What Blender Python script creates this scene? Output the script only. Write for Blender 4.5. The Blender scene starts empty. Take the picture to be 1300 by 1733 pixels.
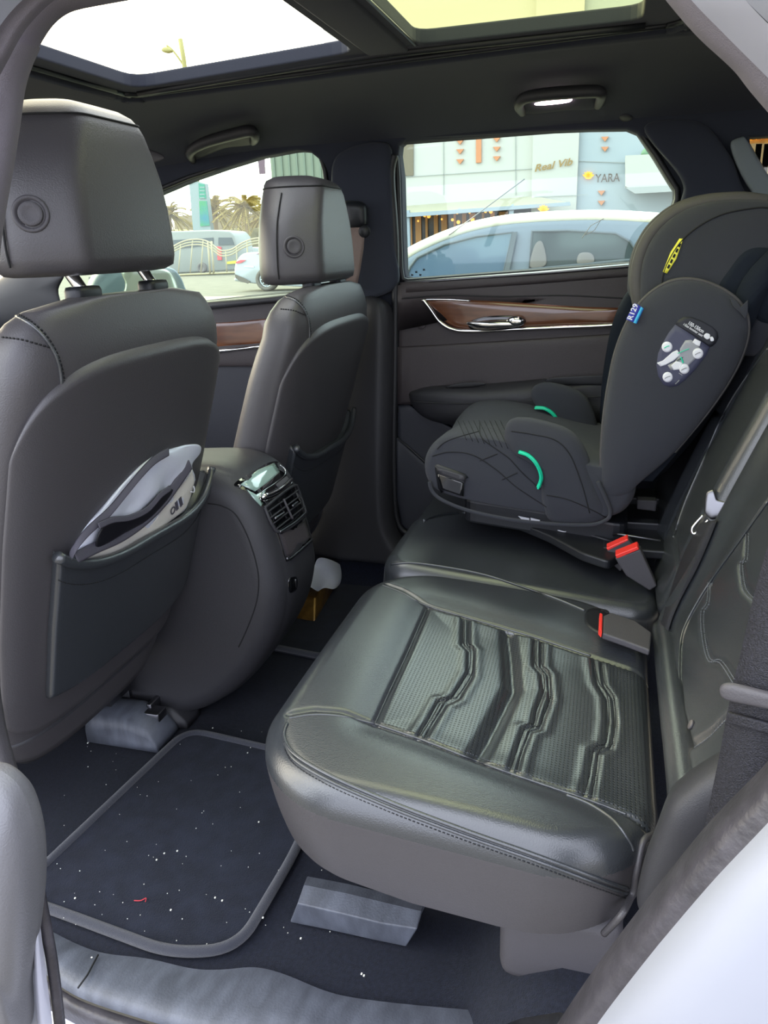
import bpy, bmesh, math, random
import numpy as np
from mathutils import Vector
from math import sin, cos, pi, radians, tan, atan2, sqrt
random.seed(7); rng = np.random.default_rng(7)
S = bpy.context.scene; COL = S.collection
# ------------------------------------------------------------------ camera
CAM = np.array((-1.40, .03, 1.02)); FPX = 1300.
_p, _a, _r = map(radians, (19, 16.6, 2.2))
CD = np.array([cos(_p)*cos(_a), cos(_p)*sin(_a), -sin(_p)]); _r0 = np.array([sin(_a), -cos(_a), 0.]); _u0 = np.cross(_r0, CD)
CR = cos(_r)*_r0 - sin(_r)*_u0; CU = sin(_r)*_r0 + cos(_r)*_u0
def A(px, py, pl=None, **k):
    """the point of the place seen at a pixel, on a real plane of the car (x=, y=, z= or (point, normal))"""
    v = CD + CR*(px-650)/FPX - CU*(py-866.5)/FPX
    if pl is not None:
        n = np.array(pl[1], float); t = ((np.array(pl[0], float)-CAM) @ n)/(v @ n)
    else:
        (ax, val), = k.items(); i = 'xyz'.index(ax); t = (val-CAM[i])/v[i]
    return CAM + v*t
def AL(pts, pl=None, **k): return [A(x, y, pl, **k) for x, y in pts]
cd = bpy.data.cameras.new('camera'); co = bpy.data.objects.new('camera', cd); COL.objects.link(co)
from mathutils import Matrix
co.matrix_world = Matrix(((CR[0], CU[0], -CD[0], CAM[0]), (CR[1], CU[1], -CD[1], CAM[1]), (CR[2], CU[2], -CD[2], CAM[2]), (0, 0, 0, 1)))
cd.sensor_fit = 'VERTICAL'; cd.sensor_height = 36; cd.lens = FPX/1733*36; cd.clip_start = .02; cd.clip_end = 500
S.camera = co
# ------------------------------------------------------------------ materials
def s2l(c): return tuple(((v/255)/12.92 if v/255 <= .04045 else ((v/255+.055)/1.055)**2.4) for v in c)
MATS = {}
def mat(name, col, rough=.5, metal=0, bump=0, bscale=400, var=0, vscale=20, spec=.5, coat=0, emit=0, sheen=0, col2=None, crough=.1, vs=None):
    m = bpy.data.materials.new(name); m.use_nodes = True; MATS[name] = m
    nt = m.node_tree; N = nt.nodes; Lk = nt.links; b = N['Principled BSDF']
    c = (*s2l(col), 1); b.inputs['Base Color'].default_value = c
    b.inputs['Roughness'].default_value = rough; b.inputs['Metallic'].default_value = metal
    b.inputs['Specular IOR Level'].default_value = spec
    b.inputs['Coat Weight'].default_value = coat; b.inputs['Coat Roughness'].default_value = crough
    if sheen: b.inputs['Sheen Weight'].default_value = sheen; b.inputs['Sheen Roughness'].default_value = .6
    if emit: b.inputs['Emission Color'].default_value = c; b.inputs['Emission Strength'].default_value = emit
    tc = N.new('ShaderNodeTexCoord')
    if var or col2:
        n = N.new('ShaderNodeTexNoise'); n.inputs['Scale'].default_value = vscale; n.inputs['Detail'].default_value = 6
        if vs:
            mp = N.new('ShaderNodeMapping'); mp.inputs['Scale'].default_value = vs
            Lk.new(tc.outputs['Object'], mp.inputs[0]); Lk.new(mp.outputs[0], n.inputs['Vector'])
        else: Lk.new(tc.outputs['Object'], n.inputs['Vector'])
        r = N.new('ShaderNodeValToRGB'); r.color_ramp.elements[0].position = .38; r.color_ramp.elements[1].position = .66
        c2 = s2l(col2) if col2 else tuple(min(1, v*(1+var)) for v in c[:3])
        c1 = c[:3] if col2 else tuple(v*(1-var) for v in c[:3])
        r.color_ramp.elements[0].color = (*c1, 1); r.color_ramp.elements[1].color = (*c2, 1)
        Lk.new(n.outputs['Fac'], r.inputs[0]); Lk.new(r.outputs[0], b.inputs['Base Color'])
    if bump:
        n = N.new('ShaderNodeTexNoise'); n.inputs['Scale'].default_value = bscale; n.inputs['Detail'].default_value = 3
        Lk.new(tc.outputs['Object'], n.inputs['Vector'])
        bp = N.new('ShaderNodeBump'); bp.inputs['Strength'].default_value = bump; bp.inputs['Distance'].default_value = .002
        Lk.new(n.outputs['Fac'], bp.inputs['Height']); Lk.new(bp.outputs[0], b.inputs['Normal'])
    return m
def glass(name, tint, gloss=.06):
    m = bpy.data.materials.new(name); m.use_nodes = True; nt = m.node_tree; N = nt.nodes; N.clear(); Lk = nt.links
    t = N.new('ShaderNodeBsdfTransparent'); t.inputs[0].default_value = (*tint, 1)
    g = N.new('ShaderNodeBsdfGlossy'); g.inputs['Roughness'].default_value = .02
    mx = N.new('ShaderNodeMixShader'); mx.inputs[0].default_value = gloss
    o = N.new('ShaderNodeOutputMaterial')
    Lk.new(t.outputs[0], mx.inputs[1]); Lk.new(g.outputs[0], mx.inputs[2]); Lk.new(mx.outputs[0], o.inputs[0])
    return m
def perforated(name, col, hole, pitch=.0055):
    m = mat(name, col, .28, bump=.05, bscale=500, spec=1.0); nt = m.node_tree; N = nt.nodes; Lk = nt.links; b = N['Principled BSDF']
    tc = N.new('ShaderNodeTexCoord'); sp = N.new('ShaderNodeSeparateXYZ'); Lk.new(tc.outputs['Object'], sp.inputs[0])
    ds = []
    for ax in (0, 1):
        a = N.new('ShaderNodeMath'); a.operation = 'MULTIPLY'; a.inputs[1].default_value = 1/pitch; Lk.new(sp.outputs[ax], a.inputs[0])
        f = N.new('ShaderNodeMath'); f.operation = 'FRACT'; Lk.new(a.outputs[0], f.inputs[0])
        s = N.new('ShaderNodeMath'); s.operation = 'SUBTRACT'; s.inputs[1].default_value = .5; Lk.new(f.outputs[0], s.inputs[0])
        q = N.new('ShaderNodeMath'); q.operation = 'MULTIPLY'; Lk.new(s.outputs[0], q.inputs[0]); Lk.new(s.outputs[0], q.inputs[1]); ds.append(q)
    ad = N.new('ShaderNodeMath'); ad.operation = 'ADD'; Lk.new(ds[0].outputs[0], ad.inputs[0]); Lk.new(ds[1].outputs[0], ad.inputs[1])
    mr = N.new('ShaderNodeMapRange'); mr.inputs[1].default_value = .03; mr.inputs[2].default_value = .075; Lk.new(ad.outputs[0], mr.inputs[0])
    mx = N.new('ShaderNodeMixRGB'); mx.inputs[1].default_value = (*s2l(hole), 1); mx.inputs[2].default_value = (*s2l(col), 1)
    Lk.new(mr.outputs[0], mx.inputs[0]); Lk.new(mx.outputs[0], b.inputs['Base Color'])
    bp = N.new('ShaderNodeBump'); bp.inputs['Strength'].default_value = .5; bp.inputs['Distance'].default_value = .0012
    Lk.new(mr.outputs[0], bp.inputs['Height']); Lk.new(bp.outputs[0], b.inputs['Normal'])
    return m
LEA = mat('black_leather', (52, 55, 59), .27, bump=.2, bscale=550, spec=1.0)
LEAS = mat('black_leather_side', (68, 66, 69), .42, bump=.25, bscale=550, spec=.6)
LEAP = perforated('perforated_leather', (50, 54, 58), (10, 12, 15))
PLA = mat('soft_black_plastic', (50, 50, 54), .5, bump=.25, bscale=700, spec=.45)
PLD = mat('dark_plastic', (26, 28, 33), .45, bump=.1, bscale=500)
PLG = mat('grey_scuffed_plastic', (84, 88, 98), .5, bump=.3, bscale=300, var=.22, vscale=14, vs=(1, 3, 1))
PLT = mat('taupe_plastic', (72, 70, 74), .55, bump=.25, bscale=500)
DOORT = mat('brown_black_door_trim', (60, 54, 56), .5, bump=.3, bscale=600)
DOORL = mat('lower_door_trim', (42, 44, 52), .55, bump=.3, bscale=600)
HEADL = mat('headliner_cloth', (50, 53, 63), .95, bump=.3, bscale=900, spec=.1, sheen=.1)
FAB = mat('pillar_cloth', (118, 114, 122), .9, bump=.35, bscale=900, spec=.15)
CARP = mat('dark_blue_carpet', (24, 28, 41), .98, bump=1, bscale=700, spec=.05, sheen=.08, var=.25, vscale=160)
MATT = mat('mat_carpet', (28, 32, 45), .98, bump=1, bscale=600, spec=.05, sheen=.08, var=.22, vscale=30)
MATE = mat('mat_binding', (48, 50, 60), .95, bump=.8, bscale=900, spec=.05, sheen=.3)
CHR = mat('chrome', (235, 235, 235), .12, 1)
STL = mat('dull_metal', (120, 120, 125), .35, 1)
WOOD = mat('gloss_walnut', (88, 52, 34), .25, var=.0, col2=(112, 70, 46), vscale=3, vs=(1, 3, 22), coat=.9, crough=.06)
PNT = mat('white_car_paint', (146, 149, 160), .4, coat=.25, spec=.4)
RUB = mat('black_rubber', (56, 54, 60), .45, bump=.5, bscale=120, var=.25, vscale=30)
RUBD = mat('rubber_seal', (22, 23, 27), .5)
GRYP = mat('grey_paint', (176, 178, 192), .35, coat=.5)
BOF = mat('booster_cloth', (55, 57, 64), .9, bump=.6, bscale=1500, spec=.2, sheen=.1)
BOQ = mat('booster_quilt', (58, 62, 69), .85, bump=.4, bscale=1500, spec=.25, sheen=.1)
BOD = mat('booster_dark_cloth', (30, 36, 46), .9, bump=.6, bscale=1500, spec=.2)
BOR = mat('booster_rim', (80, 78, 78), .7, bump=.4, bscale=1500, spec=.3)
GRN = mat('mint_green_plastic', (20, 205, 160), .35)
RED = mat('red_button', (238, 60, 52), .35, spec=.5)
WEB = mat('belt_webbing', (32, 32, 40), .6, bump=.8, bscale=700, var=.5, vscale=500, spec=.5)
WEBL = mat('belt_webbing_grey', (112, 108, 98), .6, bump=.6, bscale=700, var=.2, vscale=400)  # paler grey, for the upper length of the middle belt
SIL = mat('silver_foil_cloth', (222, 226, 240), .35, .25, bump=.7, bscale=45)
BAGW = mat('bag_white_cloth', (208, 204, 196), .7, bump=.6, bscale=90)
BAGD = mat('bag_dark_binding', (72, 70, 80), .6, bump=.3, bscale=500)
BAGK = mat('bag_black_strap', (20, 20, 26), .4)
TISS = mat('white_tissue', (232, 236, 250), .9, bump=.3, bscale=200)
GOLD = mat('bronze_foil_card', (128, 96, 48), .28, .55, bump=.4, bscale=60, var=.35, vscale=25)
DISP = mat('display_glass', (150, 178, 168), .08, .0, coat=1, crough=.03, spec=1)
GLB = mat('piano_black', (12, 13, 16), .08, coat=1)
LBL = mat('label_navy', (66, 68, 90), .6); LBD = mat('label_black', (24, 26, 36), .6); LBW = mat('label_white', (225, 226, 232), .6)
LBG = mat('label_grey', (150, 152, 158), .6)
TBL = mat('tag_blue', (44, 52, 160), .6); TCY = mat('tag_cyan', (60, 170, 215), .6); TYE = mat('tag_yellow', (232, 226, 70), .6)
STI = mat('stitch_thread', (96, 100, 108), .6)
STD = mat('stitch_dark', (16, 17, 20), .8)
LIT = mat('reading_lamp', (255, 220, 235), .3, emit=9)
CRB = mat('crumb', (225, 225, 215), .8); RTH = mat('red_thread', (190, 60, 70), .8)
# outdoors; the haze on the left is put into warm, pale colours
ROAD = mat('asphalt', (104, 100, 90), .9, var=.12, vscale=1.5); KERB = mat('kerb_stone', (120, 118, 110), .9); PAVE = mat('pale_paving', (165, 155, 130), .9)
BLD = mat('white_render', (188, 186, 180), .9); BLD2 = mat('pale_blue_render', (164, 172, 178), .9); BLJ = mat('render_joint', (160, 162, 160), .9)
TRI = mat('terracotta_panel', (196, 134, 98), .8); CANO = mat('canopy_sheet', (160, 156, 138), .7); CANF = mat('canopy_frame', (150, 160, 170), .6)
SHOP = mat('shopfront_glass', (66, 58, 54), .3, var=.6, vscale=1.2); TAN = mat('curtain_tan', (176, 128, 80), .8); BRN = mat('brown_louvre', (122, 112, 96), .8)
SIGN = mat('gilded_letters', (150, 122, 74), .5); SIGNG = mat('bronze_letters', (92, 78, 66), .5)
GLOW = mat('lit_lotus', (255, 160, 50), .5, emit=.55); BULB = mat('warm_bulb', (255, 180, 80), .5, emit=.8)
SED = mat('grey_blue_paint', (104, 116, 128), .3, coat=.7); SEDR = mat('pale_roof_edge', (225, 222, 205), .25, coat=.7); SGL = mat('sedan_glass', (84, 104, 124), .08, spec=.8, coat=.8)
SGL2 = mat('sedan_glass_dark', (66, 74, 76), .1, spec=.6, coat=.5); SEAT = mat('sedan_seat', (110, 106, 104), .8); PAL = mat('sedan_trim', (84, 92, 98), .5)
WCAR = mat('white_body', (168, 174, 176), .35, coat=.5); VCAR = mat('van_body', (132, 134, 126), .4); VGL = mat('van_glass', (66, 74, 72), .2)
TYR = mat('tyre', (112, 106, 98), .9); ALY = mat('alloy', (196, 204, 206), .4, .3); MAR = mat('maroon_roof', (150, 70, 86), .4)
LAMPR = mat('tail_lamp', (228, 72, 72), .4); PLTY = mat('yellow_plate', (206, 214, 40), .6)
PALM = mat('palm_frond', (172, 150, 88), .9, var=.2, vscale=3); TRNK = mat('palm_trunk', (158, 132, 92), .95, bump=.6, bscale=8); BUSH = mat('far_hedge', (150, 140, 100), .95, var=.3, vscale=1.0)
FENC = mat('cream_rail', (176, 164, 130), .7); PYL = mat('pylon_white', (140, 152, 150), .6); PYG = mat('pylon_green', (40, 140, 110), .6); PYB = mat('pylon_picture', (60, 150, 60), .6, col2=(30, 110, 150), vscale=.5)
FARB = mat('far_pale_building', (138, 146, 128), .8); FARJ = mat('far_building_fin', (122, 132, 118), .8); BAN = mat('banner_plum', (120, 98, 110), .8); LPG = mat('lamp_post_olive', (150, 150, 90), .7)
HILL = mat('dull_brown_block', (150, 132, 104), .9)
GL_SIDE = glass('side_glass', (.86, .95, .90), .03); GL_ROOFF = glass('front_roof_glass', (.96, .96, .93), .02); GL_ROOFR = glass('rear_roof_glass', (.90, .92, .66), .03); GL_Q = glass('quarter_glass', (.85, .8, .62))
# ------------------------------------------------------------------ object helpers
def V(p): return np.array(p, float)
def wloc(o):
    l = np.zeros(3)
    while o is not None: l = l + np.array(o.location); o = o.parent
    return l
def obj(name, verts, faces, m, parent=None, smooth=True, sub=0, bevel=0, bseg=2, solid=0, origin=None, weld=False, crease=None):
    verts = np.array(verts, float).reshape(-1, 3)
    me = bpy.data.meshes.new(name)
    o = bpy.data.objects.new(name, me); COL.objects.link(o)
    if parent is not None: o.parent = parent; base = wloc(parent)
    else:
        base = V(origin) if origin is not None else V((verts[:, 0].mean(), verts[:, 1].mean(), verts[:, 2].min())); o.location = base
    me.from_pydata([tuple(v) for v in verts-base], [], [tuple(int(i) for i in f) for f in faces])
    me.materials.append(m)
    bm = bmesh.new(); bm.from_mesh(me)
    if weld: bmesh.ops.remove_doubles(bm, verts=bm.verts, dist=1e-5)
    bmesh.ops.dissolve_degenerate(bm, dist=1e-6, edges=bm.edges)
    bmesh.ops.recalc_face_normals(bm, faces=bm.faces); bm.to_mesh(me); bm.free()
    if smooth:
        for p in me.polygons: p.use_smooth = True
    if solid: d = o.modifiers.new('s', 'SOLIDIFY'); d.thickness = solid; d.offset = 0
    if bevel: d = o.modifiers.new('b', 'BEVEL'); d.width = bevel; d.segments = bseg; d.limit_method = 'ANGLE'; d.angle_limit = radians(35); d.harden_normals = False
    if sub: d = o.modifiers.new('u', 'SUBSURF'); d.levels = sub; d.render_levels = sub
    return o
def thing(name, label, cat, loc, group=None, kind=None):
    o = bpy.data.objects.new(name, None); COL.objects.link(o); o.location = tuple(map(float, loc)); o.empty_display_size = .05
    if label: o['label'] = label
    if cat: o['category'] = cat
    if group: o['group'] = group
    if kind: o['kind'] = kind
    return o
def tag(o, label=None, cat=None, group=None, kind=None):
    if label: o['label'] = label
    if cat: o['category'] = cat
    if group: o['group'] = group
    if kind: o['kind'] = kind
    return o
def copy_tree(o, parent=None):
    c = o.copy(); COL.objects.link(c); c.parent = parent
    for ch in [x for x in bpy.data.objects if x.parent == o]: copy_tree(ch, c)
    return c
def merge(*vf):
    vs, fs, n = [], [], 0
    for v, f in vf:
        vs += [tuple(p) for p in v]; fs += [tuple(i+n for i in q) for q in f]; n += len(v)
    return vs, fs
def cat(pts, n=60, closed=False):
    P = [V(p) for p in pts]; k = len(P); out = []; segs = k if closed else k-1; per = max(1, int(round(n/segs)))
    for i in range(segs):
        g = (lambda j: P[j % k]) if closed else (lambda j: P[min(max(j, 0), k-1)])
        a, b, c, d = g(i-1), g(i), g(i+1), g(i+2)
        for s in range(per):
            t = s/per; out.append(.5*((2*b)+(c-a)*t+(2*a-5*b+4*c-d)*t*t+(3*b-a-3*c+d)*t**3))
    if not closed: out.append(P[-1])
    return out
def loft(rings, cap=True, closed=True):
    n = len(rings[0]); vs = [p for r in rings for p in r]; fs = []
    for i in range(len(rings)-1):
        for j in range(n if closed else n-1):
            k = (j+1) % n; fs.append((i*n+j, i*n+k, (i+1)*n+k, (i+1)*n+j))
    if cap and closed: fs.append(tuple(range(n))[::-1]); fs.append(tuple((len(rings)-1)*n+j for j in range(n)))
    return vs, fs
def tube(pts, r, seg=8, closed=False, flat=None):
    P = [V(p) for p in pts]; n = len(P); rings = []; prev = None
    for i in range(n):
        a = P[(i-1) % n] if closed or i else P[0]; b = P[(i+1) % n] if closed or i < n-1 else P[-1]
        t = b-a; t = t/(np.linalg.norm(t)+1e-12)
        if prev is None:
            h = V((0, 0, 1)) if abs(t[2]) < .9 else V((1, 0, 0)); u = np.cross(t, h)
        else: u = prev - t*(prev @ t)
        u = u/(np.linalg.norm(u)+1e-12); prev = u; w = np.cross(t, u)
        rr = r[min(len(r)-1, int(i*len(r)/n))] if hasattr(r, '__len__') else r
        rings.append([P[i]+rr*(cos(2*pi*k/seg)*u+sin(2*pi*k/seg)*w) for k in range(seg)])
    if closed: rings.append(rings[0])
    return loft(rings, cap=not closed)
def ribbon(pts, wv, th, nv):
    """flat strap along pts; wv width vector(s), nv thickness direction"""
    rings = []; nv = V(nv)/np.linalg.norm(nv)
    for i, p in enumerate(pts):
        w = V(wv[i]) if hasattr(wv[0], '__len__') else V(wv); p = V(p)
        rings.append([p-w/2-nv*th/2, p-w/2*.6-nv*th*.7, p+w/2*.6-nv*th*.7, p+w/2-nv*th/2, p+w/2+nv*th/2, p+w/2*.6+nv*th*.7, p-w/2*.6+nv*th*.7, p-w/2+nv*th/2])
    return loft(rings)
def box(c, s, R=None):
    c = V(c); h = V(s)/2; vs = []
    for x in (-1, 1):
        for y in (-1, 1):
            for z in (-1, 1):
                q = V((x, y, z))*h; vs.append(c+(R @ q if R is not None else q))
    return vs, [(0, 1, 3, 2), (4, 6, 7, 5), (0, 4, 5, 1), (2, 3, 7, 6), (0, 2, 6, 4), (1, 5, 7, 3)]
def slab(outline, off):
    n = len(outline); off = V(off); P = [V(p) for p in outline]
    return P+[p+off for p in P], [tuple(range(n))[::-1], tuple(range(n, 2*n))]+[(i, (i+1) % n, n+(i+1) % n, n+i) for i in range(n)]
def puff(outline, nv, h, rings=9, p=2.6, back=0., center=None):
    """a padded panel: dome over an outline, edge on the outline"""
    P = [V(q) for q in outline]; c = V(center) if center is not None else sum(P)/len(P); nv = V(nv)/np.linalg.norm(nv); R = []
    ts = [1-(1-cos(pi/2*i/rings)) for i in range(rings)]
    ts = [sin(pi/2*(1-i/rings)) for i in range(rings)]
    for t in ts: R.append([c+(q-c)*t+nv*h*(max(0, 1-t**p))**(1/p) for q in P])
    vs, fs = loft(R, cap=False); n = len(P); vs = list(vs)+[c+nv*h]; k = len(vs)-1; b = (rings-1)*n
    fs += [(b+j, b+(j+1) % n, k) for j in range(n)]
    if back:
        R2 = [[q-nv*0 for q in P]]+[[c+(q-c)*t-nv*back*(max(0, 1-t**p))**(1/p) for q in P] for t in ts[1:]]
        v2, f2 = loft(R2, cap=False); v2 = list(v2)+[c-nv*back]; k2 = len(v2)-1
        f2 += [(b+(j+1) % n, b+j, k2) for j in range(n)]
        vs, fs = merge((vs, fs), (v2, f2))
    else: fs.append(tuple(range(n)))
    return vs, fs
def fold(x0, x1, y0, y1, R, H, r, n=90, hf=None, fr=None, snap=None):
    """upholstered cushion skin: flat top over a rounded rectangle, rolled down on every side"""
    L = r*pi/2+(H-r); ax = np.linspace(x0+r-L, x1-r+L, int(n*(x1-x0+2*L)/(.5))); ay = np.linspace(y0+r-L, y1-r+L, int(n*(y1-y0+2*L)/(.5)))
    X, Y = np.meshgrid(ax, ay, indexing='ij'); R = max(R-r, 1e-4)
    qx = np.clip(X, x0+r+R, x1-r-R); qy = np.clip(Y, y0+r+R, y1-r-R); vx, vy = X-qx, Y-qy; d = np.hypot(vx, vy)+1e-12; nx, ny = vx/d, vy/d
    s = np.maximum(d-R, 0); s = np.minimum(s, L); th = np.minimum(s/r, pi/2); out = r*np.sin(th); drop = r*(1-np.cos(th))+np.maximum(s-r*pi/2, 0)
    bs = np.minimum(d, R); PX = qx+nx*(bs+out); PY = qy+ny*(bs+out); Z = -drop
    if snap:                                            # pull the nearest vertices onto the seams so that edges run clean
        cell = (ax[1]-ax[0])*.62
        for pl in snap:
            pl = np.array(pl, float); best = np.full(PX.shape, 1e9); bx, by = PX.copy(), PY.copy()
            for a, b in zip(pl[:-1], pl[1:]):
                ab = b-a; t = np.clip(((PX-a[0])*ab[0]+(PY-a[1])*ab[1])/(ab @ ab), 0, 1); qx_, qy_ = a[0]+t*ab[0], a[1]+t*ab[1]; D = np.hypot(PX-qx_, PY-qy_)
                u = D < best; best = np.where(u, D, best); bx = np.where(u, qx_, bx); by = np.where(u, qy_, by)
            k = (best < cell) & (drop < 1e-6); PX = np.where(k, bx, PX); PY = np.where(k, by, PY)
    if hf is not None: Z = Z+hf(PX, PY, X, Y)*np.clip(1-drop/(r*1.2), 0, 1)
    return X, Y, PX, PY, Z
def grid_obj(name, PX, PY, PZ, m, parent, fr=None, mask=None, **k):
    nx, ny = PX.shape; pts = np.stack([PX, PY, PZ], -1).reshape(-1, 3)
    if fr is not None: o, e1, e2, e3 = map(V, fr); pts = o+pts[:, :1]*e1+pts[:, 1:2]*e2+pts[:, 2:]*e3
    fs = []; idx = np.arange(nx*ny).reshape(nx, ny)
    for i in range(nx-1):
        for j in range(ny-1):
            if mask is None or mask[i, j]: fs.append((idx[i, j], idx[i+1, j], idx[i+1, j+1], idx[i, j+1]))
    used = np.unique(np.array(fs).ravel()); mp = -np.ones(nx*ny, int); mp[used] = np.arange(len(used))
    return obj(name, pts[used], [tuple(mp[list(f)]) for f in fs], m, parent, weld=True, **k)
def seg_dist(X, Y, pl):
    D = np.full(X.shape, 1e9); pl = np.array(pl, float)
    for a, b in zip(pl[:-1], pl[1:]):
        ab = b-a; t = np.clip(((X-a[0])*ab[0]+(Y-a[1])*ab[1])/(ab @ ab), 0, 1)
        D = np.minimum(D, np.hypot(X-a[0]-t*ab[0], Y-a[1]-t*ab[1]))
    return D
def in_poly(X, Y, poly):
    ins = np.zeros(X.shape, bool); n = len(poly); j = n-1
    for i in range(n):
        xi, yi = poly[i]; xj, yj = poly[j]
        c = ((yi > Y) != (yj > Y)) & (X < (xj-xi)*(Y-yi)/((yj-yi)+1e-12)+xi); ins ^= c; j = i
    return ins
def holed(name, outer, holes, th, mapf, m, parent=None, bevel=0, tagk=None):
    """a sheet with holes: 2D outline filled round its holes, given thickness, set into place by mapf"""
    cu = bpy.data.curves.new(name, 'CURVE'); cu.dimensions = '2D'; cu.fill_mode = 'BOTH'; cu.extrude = th/2; cu.bevel_depth = bevel; cu.bevel_resolution = 3
    for pl in [outer]+holes:
        sp = cu.splines.new('POLY'); sp.points.add(len(pl)-1); sp.use_cyclic_u = True
        for q, p in zip(sp.points, pl): q.co = (p[0], p[1], 0, 1)
    t = bpy.data.objects.new('t', cu); me = bpy.data.meshes.new_from_object(t); bpy.data.objects.remove(t)
    vs = [mapf(*v.co) for v in me.vertices]; fs = [tuple(p.vertices) for p in me.polygons]
    return obj(name, vs, fs, m, parent, smooth=False, weld=True)
def text(name, s, fr, size, m, parent, ext=.0006, align='CENTER', shear=0, bold=0):
    cu = bpy.data.curves.new(name, 'FONT'); cu.body = s; cu.size = size; cu.extrude = ext; cu.align_x = align; cu.shear = shear; cu.offset = bold; cu.resolution_u = 3
    t = bpy.data.objects.new('t', cu); me = bpy.data.meshes.new_from_object(t); bpy.data.objects.remove(t)
    o, e1, e2 = V(fr[0]), V(fr[1]), V(fr[2]); e1 = e1/np.linalg.norm(e1); e2 = e2-e1*(e2 @ e1); e2 /= np.linalg.norm(e2); e3 = np.cross(e1, e2)
    vs = [o+e1*v.co[0]+e2*v.co[1]+e3*v.co[2] for v in me.vertices]; fs = [tuple(p.vertices) for p in me.polygons]
    return obj(name, vs, fs, m, parent, smooth=False)
def round_poly(pts, r, seg=5):
    out = []; n = len(pts)
    for i in range(n):
        a, b, c = V(pts[i-1]), V(pts[i]), V(pts[(i+1) % n]); rr = r[min(len(r)-1, int(i*len(r)/n))] if hasattr(r, '__len__') else r
        u = (a-b); lu = np.linalg.norm(u); u /= lu; w = (c-b); lw = np.linalg.norm(w); w /= lw; k = min(rr, lu*.48, lw*.48)
        p0, p1 = b+u*k, b+w*k
        for s in range(seg+1):
            t = s/seg; out.append((1-t)**2*p0+2*t*(1-t)*b+t*t*p1)
    return out
def disc(c, nv, r, h, seg=24, prof=None):
    c = V(c); nv = V(nv)/np.linalg.norm(nv); u = np.cross(nv, (0, 0, 1.) if abs(nv[2]) < .9 else (1., 0, 0)); u /= np.linalg.norm(u); w = np.cross(nv, u)
    prof = prof or [(1, 0), (1, .8), (.93, 1), (0.02, 1)]
    return loft([[c+nv*h*b+r*a*(cos(2*pi*k/seg)*u+sin(2*pi*k/seg)*w) for k in range(seg)] for a, b in prof])
# ------------------------------------------------------------------ sky and sun
W = bpy.data.worlds.new('sky'); S.world = W; W.use_nodes = True; nt = W.node_tree; N = nt.nodes; Lk = nt.links; bg = N['Background']
tc = N.new('ShaderNodeTexCoord'); SUND = Vector((.42, .83, .36)).normalized()
dp = N.new('ShaderNodeVectorMath'); dp.operation = 'DOT_PRODUCT'; nm = N.new('ShaderNodeVectorMath'); nm.operation = 'NORMALIZE'
Lk.new(tc.outputs['Generated'], nm.inputs[0]); Lk.new(nm.outputs[0], dp.inputs[0]); dp.inputs[1].default_value = SUND
rp = N.new('ShaderNodeValToRGB'); Lk.new(dp.outputs['Value'], rp.inputs[0]); E_ = rp.color_ramp.elements
E_[0].position = 0; E_[0].color = (.80, .84, .98, 1); E_[1].position = 1; E_[1].color = (1, .88, .62, 1)
e = E_.new(.45); e.color = (.80, .86, .95, 1); e = E_.new(.8); e.color = (1, .95, .80, 1)
Lk.new(rp.outputs[0], bg.inputs[0])
mr = N.new('ShaderNodeMapRange'); Lk.new(dp.outputs['Value'], mr.inputs[0]); mr.inputs[1].default_value = -.2; mr.inputs[2].default_value = 1; mr.inputs[3].default_value = 1.85; mr.inputs[4].default_value = 4.2
Lk.new(mr.outputs[0], bg.inputs[1])
sl = bpy.data.lights.new('sun', 'SUN'); sl.energy = 1.6; sl.angle = radians(6); sl.color = (1, .86, .66); so = bpy.data.objects.new('sun', sl); COL.objects.link(so)
so.rotation_euler = Vector(-SUND).to_track_quat('-Z', 'Y').to_euler(); so.location = (0, 0, 6)
S.view_settings.view_transform = 'Standard'; S.view_settings.look = 'None'; S.view_settings.gamma = 1; S.view_settings.exposure = .92
GZ = -.42
# ------------------------------------------------------------------ the car's shell: carpet floor, roof lining, walls
nx, ny = 60, 60; X, Y = np.meshgrid(np.linspace(-.665, .80, nx), np.linspace(-.45, 2.2, ny), indexing='ij')
Z = .004*np.exp(-(X/.17)**4)+.10*np.clip((.18-Y)/.12, 0, 1)+.12*np.clip((X-.66)/.1, 0, 1)**2
o = grid_obj('floor', X, Y, Z-.0, CARP, None); o['kind'] = 'structure'
def roofz(x, y): return 1.385-.10*max(0, (abs(x)-.38)/.37)**2.2-.030*max(0, y-.9)**1.5*3-.02*max(0, -y)**1.5
HF = [(.262, 1.05), (.262, .545), (-.40, .545), (-.40, 1.05)]; HR = [(.262, .425), (.262, .003), (-.40, .003), (-.40, .425)]
def rect_r(pts, r): return [p[:2] for p in round_poly([(*p, 0) for p in pts], r, 4)]
hf_ = rect_r(HF, .05); hr_ = rect_r(HR, .04)
def headliner():
    nx, ny = 121, 151; X, Y = np.meshgrid(np.linspace(-.755, .765, nx), np.linspace(-.75, 1.75, ny), indexing='ij')
    Z = np.vectorize(roofz)(X, Y); big = [(.325, 1.10), (.325, -.07), (-.45, -.07), (-.45, 1.10)]
    D = seg_dist(X, Y, big+[big[0]]); ins = in_poly(X, Y, big)
    Z = Z+.012*np.exp(-(D/.012)**2)*0-.010*np.exp(-((D-.03)/.01)**2)*(~ins)
    xc, yc = (X[:-1, :-1]+X[1:, 1:])/2, (Y[:-1, :-1]+Y[1:, 1:])/2
    m = ~(in_poly(xc, yc, big)); mm = np.zeros(X.shape, bool); mm[:-1, :-1] = m
    return grid_obj('ceiling', X, Y, Z, HEADL, None, mask=mm, solid=.006)
headliner()['kind'] = 'structure'
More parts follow.
